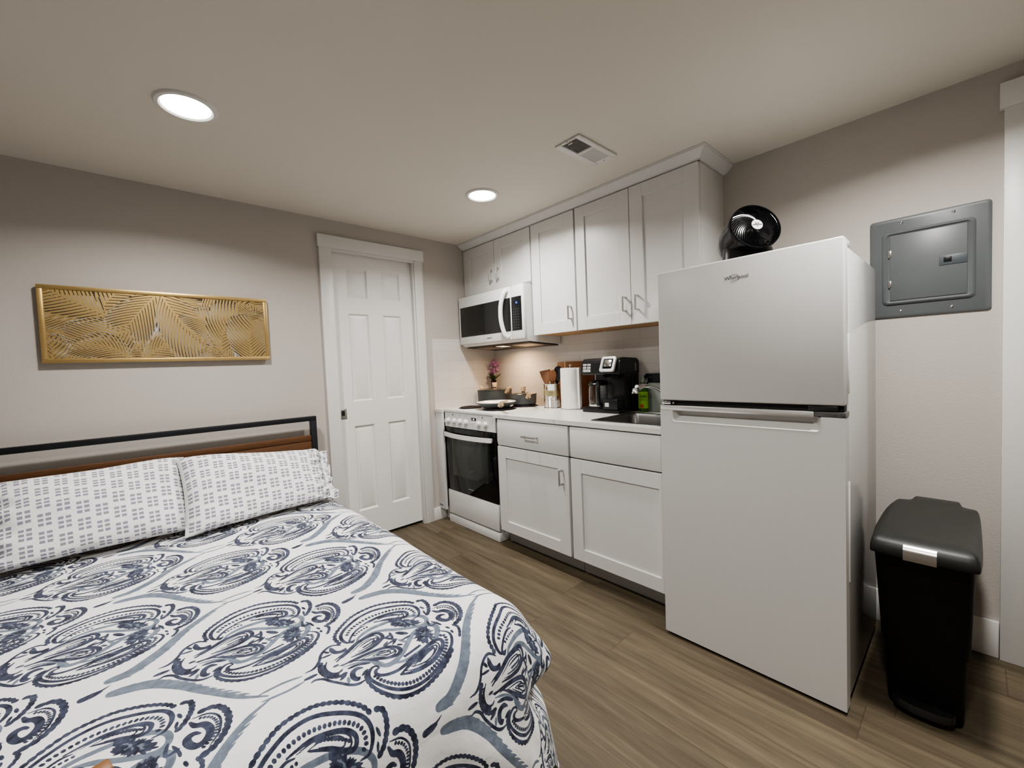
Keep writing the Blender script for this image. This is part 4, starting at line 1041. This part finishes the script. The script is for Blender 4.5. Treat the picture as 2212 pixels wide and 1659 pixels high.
def put_stroke(ink, w, pts, taper=0, wprof=None):
    P_ = cr2(pts); n = len(P_); W = np.full(n, w/2*((1.75 if w > .0036 else 1.85) if wprof is None else 1))
    s = np.linspace(0, 1, n)
    W = W*(np.minimum(1, .35+4*s)*np.minimum(1, .35+4*(1-s)) if wprof is None else np.interp(s, *wprof))
    def fn(gx, gy):
        d = np.full(gx.shape, 9., np.float64)
        for k in range(n-1):
            ax_, ay_ = P_[k]; bx, by = P_[k+1]; ex, ey = bx-ax_, by-ay_; q = max(ex*ex+ey*ey, 1e-12)
            tt = np.clip(((gx-ax_)*ex+(gy-ay_)*ey)/q, 0, 1)
            d = np.minimum(d, np.hypot(gx-ax_-ex*tt, gy-ay_-ey*tt)-(W[k]+(W[k+1]-W[k])*tt))
        return d
    stamp(INK if ink >= .7 else WASH, P_[:,0].min()-w, P_[:,0].max()+w, P_[:,1].min()-w, P_[:,1].max()+w, fn)
def put_ell(ink, c, a, b_, ang):
    ca, sa = math.cos(ang), math.sin(ang); m_ = max(a, b_)
    def fn(gx, gy):
        x = (gx-c[0])*ca+(gy-c[1])*sa; y = -(gx-c[0])*sa+(gy-c[1])*ca
        return (np.hypot(x/a, y/b_)-1)*min(a, b_)
    stamp(INK if ink >= .7 else WASH, c[0]-m_, c[0]+m_, c[1]-m_, c[1]+m_, fn)
def along(pts, sp):
    P_ = cr2(pts, 12); d = np.r_[0, np.cumsum(np.hypot(*np.diff(P_, axis=0).T))]; n = max(2, int(round(d[-1]/sp)))
    for s in (np.arange(n)+.5)/n*d[-1]:
        i = min(np.searchsorted(d, s)-1, len(P_)-2); i = max(i, 0); q = (s-d[i])/max(d[i+1]-d[i], 1e-9); c = P_[i]+(P_[i+1]-P_[i])*q; tn = P_[i+1]-P_[i]
        yield c, math.atan2(tn[1], tn[0])
MOTIF = [('b',1,5.0,13.0,[(112,82),(110,115),(123,141),(151,166),(183,185),(217,191),(255,188),(298,168),(335,137),(350,112)]),('s',1,5.0,0,[(144,74),(130,73),(123,90),(125,113),(139,134),(163,151),(197,166),(240,168),(283,151),(322,126),(340,101),(342,73),(329,48),(310,46)]),('d',1,4.2,2.2,10.0,[(138,106),(158,128),(190,140),(223,144),(259,138),(294,125),(322,100),(327,71),(316,57)]),('s',1,5.0,0,[(182,122),(222,128),(259,123),(293,110),(309,92),(306,75),(291,73),(261,93),(221,112)]),('d',1,3.0,2.0,7.5,[(235,120),(255,114),(281,100),(298,87)]),('s',1,3.0,0,[(149,77),(140,67),(135,75),(142,88),(158,105),(177,116),(195,115)]),('d',1,3.0,1.5,8.5,[(152,91),(174,102),(200,106)]),('s',0.5,6.0,0,[(145,55),(160,76),(193,89),(227,89),(272,81),(312,62),(334,34),(332,8),(314,-1),(285,13),(250,38),(222,60),(191,72),(165,65)]),('r',1,40,3,[(281,49),(313,16),(273,34)]),('s',0.5,7.0,0,[(148,-35),(146,-59),(161,-83),(183,-89),(215,-70),(245,-42),(275,-16),(309,-9),(332,-22),(332,-48),(310,-78),(283,-96),(247,-105),(210,-107),(180,-95)]),('r',1,40,5,[(293,-45),(310,-62),(276,-74)]),('d',1,3.5,2.5,7.0,[(263,-76),(235,-83),(211,-89)]),('s',1,2.5,0,[(118,-67),(111,-101),(116,-139),(133,-177),(156,-206),(185,-222),(222,-224),(262,-209),(299,-184),(327,-156)]),('b',1,6.2,14.5,[(117,-68),(110,-105),(114,-143),(131,-182),(154,-211),(182,-226),(219,-229),(261,-215),(299,-190),(329,-158)]),('s',1,6.2,0,[(147,-83),(144,-71),(133,-70),(120,-84),(117,-109),(126,-139),(144,-171),(166,-194),(193,-208),(228,-210),(266,-196),(303,-171),(331,-143),(345,-108),(343,-80),(329,-62)]),('s',1,6.5,1,[(147,-82),(138,-85),(134,-99),(142,-116),(161,-127),(184,-129),(208,-121),(234,-106)]),('d',1,6.0,2.2,9.0,[(127,-101),(137,-133),(154,-161),(177,-183),(204,-194),(236,-192),(269,-180),(301,-158),(324,-124),(330,-91),(319,-78)]),('s',1,8.0,0,[(181,-150),(215,-130),(251,-108),(286,-91),(311,-93),(315,-115),(300,-140),(271,-161),(240,-166),(210,-163),(181,-150)]),('s',1,2.8,0,[(217,-147),(251,-124),(281,-109),(296,-113),(286,-132),(256,-151),(217,-147)]),('d',1,3.5,2.8,6.5,[(235,-140),(261,-125),(285,-116)]),('d',1,4.0,1.8,7.5,[(193,-128),(215,-114),(240,-101)]),('s',1,5.5,0,[(80,16),(111,35),(143,55),(172,63),(202,62),(211,46),(206,29),(180,13),(148,6),(114,8)]),('s',1,2.2,0,[(144,35),(170,43),(194,43),(191,31),(163,20),(136,17)]),('d',1,2.5,2.0,6.0,[(150,26),(171,31),(186,36)]),('s',1,6.0,0,[(84,-9),(124,-6),(162,-8),(198,-17),(215,-37),(216,-57),(202,-68),(177,-61),(150,-40),(125,-18)]),('s',1,2.2,0,[(154,-26),(181,-27),(203,-38),(203,-50),(186,-49),(153,-27)]),('d',1,2.5,2.0,6.0,[(163,-30),(183,-35),(197,-42)]),('s',1,2.2,0,[(77,24),(113,40),(136,51)]),('s',1,2.0,0,[(77,-5),(111,-11),(139,-35),(158,-59)]),('s',0.6,3.0,0,[(83,-17),(118,-26),(142,-46),(163,-72)]),('e',1,3.8,[(219,25),(231,27)]),('e',1,3.5,[(229,23),(227,8)]),('e',1,3.8,[(220,11),(231,-6)]),('e',0.8,6.5,[(254,10),(265,-5)]),('e',1,3.5,[(252,-18),(266,-17)]),('e',0.6,4.9,[(239,-24),(245,-40)]),('e',1,3.5,[(213,-5),(230,-1)]),('e',1,3.0,[(223,-10),(233,-1)]),('e',0.7,3.8,[(226,-33),(231,-39)]),('e',1,2.7,[(201,-1),(210,5)]),('s',1,7.0,0,[(87,82),(87,66),(93,53),(108,48),(116,54)]),('e',0.7,3.8,[(73,71),(77,64)]),('s',1,7.0,0,[(117,-53),(105,-47),(93,-54),(88,-70),(92,-82),(99,-80)]),('e',0.5,4.1,[(76,-72),(73,-84)]),('e',1,3.8,[(70,-55),(79,-50)]),('s',1,3.5,0,[(9,24),(29,27),(47,46),(60,71),(78,87),(95,90),(112,76)]),('e',1,5.1,[(14,0),(29,1)]),('s',1,4.0,0,[(9,-21),(20,-18),(35,-29),(46,-51),(62,-74),(76,-94),(91,-104),(107,-102)]),('s',1,5.0,0,[(90,-31),(115,-34),(138,-49)]),('e',1,3.0,[(68,55),(80,55)]),('e',1,10.8,[(115,-73),(117,-76)]),('b',0.9,5.0,9.0,[(49,37),(39,13),(40,-13),(50,-34),(65,-45),(82,-43)]),('s',0.9,2.5,0,[(61,32),(50,9),(55,-19),(70,-29),(81,-22)]),('d',0.8,3.5,1.8,6.5,[(53,25),(47,0),(53,-25),(68,-37)]),('e',1,3.5,[(73,1),(80,2)]),('s',1,8.0,0,[(369,36),(376,20),(391,10),(398,-13),(389,-34),(373,-39),(362,-24),(361,-7),(372,-2),(381,-9)]),('b',1,6.5,14.0,[(385,56),(411,52),(427,30),(431,-4),(419,-39),(398,-62),(376,-70)]),('s',1,2.0,0,[(373,45),(401,37),(417,10),(411,-30),(392,-55)]),('d',1,3.2,1.5,7.5,[(383,37),(403,23),(411,-7),(401,-34),(380,-53)]),('b',1,5.5,12.0,[(360,116),(376,105),(375,74),(361,45),(346,30)]),('e',1,3.2,[(355,74),(357,65)]),('e',1,2.7,[(348,49),(346,40)]),('b',1,5.5,11.5,[(371,-67),(377,-86),(372,-110),(363,-130)]),('e',1,3.0,[(354,-68),(356,-75)]),('e',1,3.0,[(355,-92),(355,-101)]),('s',1,3.5,0,[(332,7),(327,-24),(348,-22)]),('s',1,3.0,0,[(338,-6),(346,-30),(348,-45)])]
def motif(off):
    k = .001; o = np.array(off)
    sq = lambda p: (p[0], p[1] if p[1] > -80 else -80+(p[1]+80)*.68)
    T = lambda pts: [tuple(np.array(sq(p))*k+o) for p in pts]
    for s in MOTIF:
        vm = np.mean([q[1] for q in s[-1]]); lw = .68 if vm < -85 else 1
        if s[0] == 's':
            P0 = T(s[4]); put_stroke(s[1], s[2]*k*(1.25 if s[1] < .7 else lw), P0)
            a_ = np.array(P0); ex_ = a_.max(0)-a_.min(0)
            if s[1] >= .7 and s[2] >= 4.9 and len(P0) > 7 and np.hypot(*(a_[0]-a_[-1])) < .45*np.hypot(*ex_):   # closed drop shapes get an inner contour
                c_ = a_.mean(0); put_stroke(1, .0016, [tuple(c_+(q-c_)*.80) for q in a_]); put_stroke(1, .0014, [tuple(c_+(q-c_)*.55) for q in a_])
        elif s[0] == 'b':
            for c, a in along(T(s[4]), s[3]*k): put_ell(s[1], c, s[2]*k*1.35*(.85 if lw < 1 else 1), s[2]*k*1.08*lw, a)
        elif s[0] == 'd':
            for c, a in along(T(s[5]), s[4]*k): put_ell(s[1], c, s[2]*k*1.12*lw, max(s[3]*k*1.55, .0026), a+PI/2)
        elif s[0] == 'e':
            p, q = T(s[3]); d = np.array(q)-np.array(p); put_ell(s[1], p, max(np.hypot(*d), .002), max(s[2]*k, .0016), math.atan2(d[1], d[0]))
        elif s[0] == 'r':
            c, e1, e2 = [np.array(q) for q in T(s[4])]; r = random.Random(s[3])
            put_ell(.5, tuple(c), np.hypot(*(e1-c))*.8, np.hypot(*(e2-c))*.8, math.atan2((e1-c)[1], (e1-c)[0]))
            for i in range(int(s[2]*1.2)):
                a = 2*PI*i/s[2]*2.4; rr = .25+.75*math.sqrt(r.random()); p = c+(e1-c)*rr*math.cos(a)+(e2-c)*rr*math.sin(a)
                d = p-c; put_ell(s[1], p, .0072*r.uniform(.7,1.2), .0024, math.atan2(d[1], d[0])+r.uniform(-.3,.3))
TB = (0., 0.); TA = (-.26+PU, .268)
motif(TB); motif(TA)
D = (TA[0]-.10, TA[1]+.013)
def rel(pts): return [(D[0]+a, D[1]+b_) for a, b_ in pts]
wp = ([0,.06,.3,.6,.85,1],[.7,.9,1,.75,.35,.15])
for sg, pts in ((-1, [(.026,-.020),(.060,-.028),(.098,-.045),(.145,-.095),(.186,-.162),(.237,-.237),(.285,-.278)]), (1, [(.022,.034),(.060,.040),(.113,.085),(.150,.135),(.182,.178),(.237,.232),(.285,.258)])):
    put_stroke(.5, .030, rel(pts), wprof=wp)
    for i, (c, a) in enumerate(along(rel(pts[:-1]), .022)):
        L_ = .017; put_stroke(.5, .012, [tuple(c), (c[0]+L_*math.cos(a-sg*.55-PI*.0)*1.0, c[1]+L_*math.sin(a-sg*.55)), (c[0]+1.8*L_*math.cos(a-sg*.45), c[1]+1.8*L_*math.sin(a-sg*.45))], wprof=([0,1],[1,.15]))
    put_stroke(.5, .0042, rel([(.27,-.266+sg*.016 if False else sg*.262),(.32,sg*.262+(-sg)*.004),(.36,sg*.264)]))
put_stroke(.8, .016, rel([(-.022,.0),(-.006,.002),(.006,.005)]), wprof=([0,.5,1],[1,1,.6])); put_stroke(.8, .006, rel([(.004,.006),(.014,.010),(.024,.016)]), wprof=([0,1],[1,.2]))
# cloth surface
xl, xr, yh, yf_, zt, rad = -3.262, -1.597, -.125, -2.12, .525, .15
hang = .545
s_ax = np.r_[np.linspace(xl-hang+rad, -3.02, 40)[:-1], np.arange(-3.02, xr-rad, .0021), np.arange(xr-rad, xr-rad+hang, .0030)]
t_ax = [yh]
while t_ax[-1] > yf_+rad-hang: t_ax.append(t_ax[-1]-(.0018+.0019*max(0, (t_ax[-1]+2.2)/2.1)))
t_ax = np.array(t_ax)
S, Tt = np.meshgrid(s_ax, t_ax)
cx_ = np.clip(S, xl+rad, xr-rad); cy_ = np.maximum(Tt, yf_+rad)
dx_, dy_ = S-cx_, Tt-cy_
rr = np.hypot(dx_, dy_)+1e-9; de = (np.abs(dx_)**5+np.abs(dy_)**5)**.2
nx, ny = dx_/rr, dy_/rr
q = rad*PI/2
over = np.maximum(de-q, 0)
h = np.where(de < q, rad*np.sin(np.minimum(de, q)/rad), rad)+over*(.05+.12*(dy_ < 0)*np.clip(-dy_/.2, 0, 1))
v = np.where(de < q, rad*(1-np.cos(np.minimum(de, q)/rad)), rad+over)
phi = np.arctan2(-dy_, np.abs(dx_)+1e-9)          # 0 = side, pi/2 = foot
corner = (np.abs(dx_) > 1e-6) & (dy_ < -1e-6)
side = (dx_ > 0)
# corner ear that flares out at the side, recess below it, and hanging folds
amp = np.clip(over/.12, 0, 1)
ear = .050*np.exp(-((phi-.74)/.33)**2)*np.exp(-((de-.265)/.065)**2)*(corner & side)
rec = -.045*np.exp(-((phi-.85)/.5)**2)*np.exp(-((de-.355)/.05)**2)*(corner & side)
fold = amp*(.010*np.sin(Tt*21+1.3)*np.exp(-(dy_/.05)**2)*(np.abs(dx_) > 0)+.009*np.sin(S*17+over*5+.4)*np.exp(-(dx_/.08)**2)*(dy_ < 0))
diag = amp*.006*np.sin((S*.8-over*1.0)*38)*(dy_ < 0)*np.exp(-((S+1.95)/.30)**2)
hh = h+ear+rec+fold+diag
X = cx_+nx*hh; Y = cy_+ny*hh
und = .006*np.sin(S*5.1+Tt*2.3)+.005*np.sin(S*2.2-Tt*4.7+1)+.0025*np.sin(S*11+Tt*9)+.002*np.sin(Tt*17-S*6)
und = und*(1-.75*np.clip((Tt+.85)/.2, 0, 1))
Zc = zt-v+und*np.clip(1-v/.1, .15, 1)
Zc = Zc-.012*np.clip((Tt+.72)/.2, 0, 1)*np.clip(1-v/.05, 0, 1)
Zc = np.maximum(Zc, .012+.004*np.sin(S*40+Tt*31))
ny_, nx_ = S.shape
co = np.stack([X, Y, Zc], -1).reshape(-1, 3).astype(np.float32)
idx = np.arange(ny_*nx_).reshape(ny_, nx_)
f4 = np.stack([idx[:-1,:-1], idx[1:,:-1], idx[1:,1:], idx[:-1,1:]], -1).reshape(-1, 4)
me = bpy.data.meshes.new('comforter')
me.vertices.add(len(co)); me.vertices.foreach_set('co', co.ravel())
me.loops.add(f4.size); me.loops.foreach_set('vertex_index', f4.ravel().astype(np.int32))
me.polygons.add(len(f4)); me.polygons.foreach_set('loop_start', np.arange(0, f4.size, 4, dtype=np.int32))
me.update(calc_edges=True)
gu = ((S-TB0[0])/du-.5).ravel(); gv = ((Tt-TB0[1])/dv-.5).ravel()
i0 = np.floor(gu).astype(int); j0 = np.floor(gv).astype(int); fu = gu-i0; fv = gv-j0
for nm, A_ in (('ink', INK), ('wash', WASH)):
    a = A_[j0 % NV, i0 % NU]*(1-fu)*(1-fv)+A_[j0 % NV, (i0+1) % NU]*fu*(1-fv)+A_[(j0+1) % NV, i0 % NU]*(1-fu)*fv+A_[(j0+1) % NV, (i0+1) % NU]*fu*fv
    at = me.attributes.new(nm, 'FLOAT', 'POINT'); at.data.foreach_set('value', a.astype(np.float32))
cf = link('comforter', me, PAISLEY, None, 0)
me.polygons.foreach_set('use_smooth', [True]*len(me.polygons))
tag(cf, 'white comforter with navy and grey paisley print spread over the bed', 'comforter')

# pillows ---------------------------------------------------------------------
def pillow(label, TL, TR, BR_, BL, thick, seed, flange=1, Wd=.72, Hd=.50):
    r = np.random.default_rng(seed); nu, nv = 120, 84
    TL, TR, BR_, BL = [np.array(p, float) for p in (TL, TR, BR_, BL)]
    ext = .15
    u = np.linspace(-1-(ext if flange < 0 else 0), 1+(ext if flange > 0 else 0), nu); vv = np.linspace(-1, 1, nv)
    Ug, Vg = np.meshgrid(u, vv)
    uc = np.clip(Ug, -1, 1)
    # pincushion outline
    pu_ = Ug*(1-.045*(1-Vg**2)*np.abs(uc)**3); pv_ = Vg*(1-.07*(1-np.clip(uc**2, 0, 1))*np.abs(Vg)**3)
    a, b_ = (pu_+1)/2, (pv_+1)/2
    Pm = (BL[None,None]*((1-a)*(1-b_))[...,None]+BR_[None,None]*(a*(1-b_))[...,None]+TR[None,None]*(a*b_)[...,None]+TL[None,None]*((1-a)*b_)[...,None])
    N = np.cross(TR-TL, TL-BL); N = N/np.linalg.norm(N)
    if N[1] > 0: N = -N
    th = thick*(np.clip(1-np.abs(uc)**5, 0, 1)*np.clip(1-np.abs(Vg)**5, 0, 1))**.55
    th = th*(1+.06*np.sin(Ug*4+Vg*3+seed)+.04*np.sin(Vg*7-Ug*2))
    endw = np.exp(-((uc-flange*.95)/.22)**2)
    wr = endw*(.009*np.sin(Vg*13+Ug*9+seed)+.006*np.sin(Vg*23-Ug*15))
    fl_ = np.clip(np.abs(Ug)-1, 0, 1)*(np.sign(Ug) == flange)
    ruf = fl_/ext*(.012*np.sin(Vg*6+seed)+.004*np.sin(Vg*13))
    front = Pm+N*(th*.78+wr+ruf+.002)[...,None]; back = Pm-N*(th*.30-ruf*.98-wr*.9*(fl_ > 0))[...,None]
    droop = fl_*.05*np.clip(-Vg, 0, 1)**2; front[...,2] -= droop; back[...,2] -= droop
    sag = .050*np.clip(-Vg*1.25, 0, 1)*(th/thick)**.9; front[...,2] -= sag; front[...,1] -= sag*.25
    cr_ = .003*np.exp(-((Vg+.85)/.2)**2)*np.sin(Ug*9+seed); front[...,2] += cr_*(1-fl_ > .9)
    n0 = nu*nv; co = np.concatenate([front.reshape(-1,3), back.reshape(-1,3)])
    idx = np.arange(n0).reshape(nv, nu); F_ = []
    for j in range(nv-1):
        for i in range(nu-1):
            F_.append((idx[j,i], idx[j,i+1], idx[j+1,i+1], idx[j+1,i])); F_.append((n0+idx[j+1,i], n0+idx[j+1,i+1], n0+idx[j,i+1], n0+idx[j,i]))
    rim = list(idx[0,:])+list(idx[1:,-1])+list(idx[-1,-2::-1])+list(idx[-2:0:-1,0])
    for k in range(len(rim)):
        p_, q_ = rim[k], rim[(k+1) % len(rim)]; F_.append((q_, p_, p_+n0, q_+n0))
    me = bpy.data.meshes.new('pillow'); me.from_pydata(co.tolist(), [], F_); me.update()
    uvl = me.uv_layers.new(name='UVMap'); UU = np.concatenate([np.stack([Ug*Wd/2, Vg*Hd/2], -1).reshape(-1,2)]*2)+np.array([2+seed*.02, 2])
    li = np.zeros(len(me.loops), np.int32); me.loops.foreach_get('vertex_index', li); uvl.data.foreach_set('uv', UU[li].astype(np.float32).ravel())
    c = co.mean(0); o = link('pillow', me, PILLOWM, None, 0); me.polygons.foreach_set('use_smooth', [True]*len(me.polygons))
    me.transform(Matrix.Translation(-Vector(c))); o.location = c
    bm = bmesh.new(); bm.from_mesh(me); bmesh.ops.recalc_face_normals(bm, faces=bm.faces[:]); bm.to_mesh(me); bm.free()
    tag(o, label, 'pillow', 'bed pillows'); return o
pillow('right-hand pillow in a square-printed case, nearest the white door', (-2.352,-.275,.840), (-1.655,-.225,.757), (-1.695,-.520,.533), (-2.358,-.600,.526), .115, 1, 1)
pillow('left-hand pillow in a square-printed case, at the left edge of the photo', (-2.995,-.215,.816), (-2.314,-.178,.830), (-2.312,-.500,.531), (-2.945,-.515,.537), .115, 2, -1)
# wooden post by the foot of the bed
bm = B(); M = Matrix.Translation((-2.551,-2.30,0)) @ Matrix.Rotation(.25, 4, 'Z')
box(bm, -.011, .011, -.011, .011, .02, .798, .002, xf=M); box(bm, -.06, .06, -.06, .06, .0008, .02, .004, xf=M)
solo('wooden_post', bm, POSTW, 'orange-brown wooden post whose top pokes up at the bottom edge in front of the bed', 'post', (-2.549,-2.30,0))

# ------------------------------------------------------------------ camera and view
cd = bpy.data.cameras.new('camera'); cam = bpy.data.objects.new('camera', cd); C.objects.link(cam)
cd.sensor_width = 36; cd.sensor_fit = 'HORIZONTAL'; cd.lens = 905.8161*36/2212; cd.clip_start = .01
yaw, pitch, roll = -.7379, -.0425, -.0405
f0 = Vector((-math.sin(yaw), math.cos(yaw), 0)); r0 = Vector((math.cos(yaw), math.sin(yaw), 0)); u0 = Vector((0,0,1))
fw = f0*math.cos(pitch)+u0*math.sin(pitch); up_ = u0*math.cos(pitch)-f0*math.sin(pitch)
rt = r0*math.cos(roll)+up_*math.sin(roll); uv_ = up_*math.cos(roll)-r0*math.sin(roll)
cam.matrix_world = Matrix(((rt.x,uv_.x,-fw.x,-2.4983),(rt.y,uv_.y,-fw.y,-2.9711),(rt.z,uv_.z,-fw.z,1.2388),(0,0,0,1)))
sc_ = bpy.context.scene; sc_.camera = cam
wd_ = bpy.data.worlds.new('world'); sc_.world = wd_; wd_.use_nodes = True
wd_.node_tree.nodes['Background'].inputs[0].default_value = (.5,.5,.5,1); wd_.node_tree.nodes['Background'].inputs[1].default_value = .05
sc_.view_settings.view_transform = 'AgX'; sc_.view_settings.look = 'AgX - Medium High Contrast'; sc_.view_settings.exposure = .22
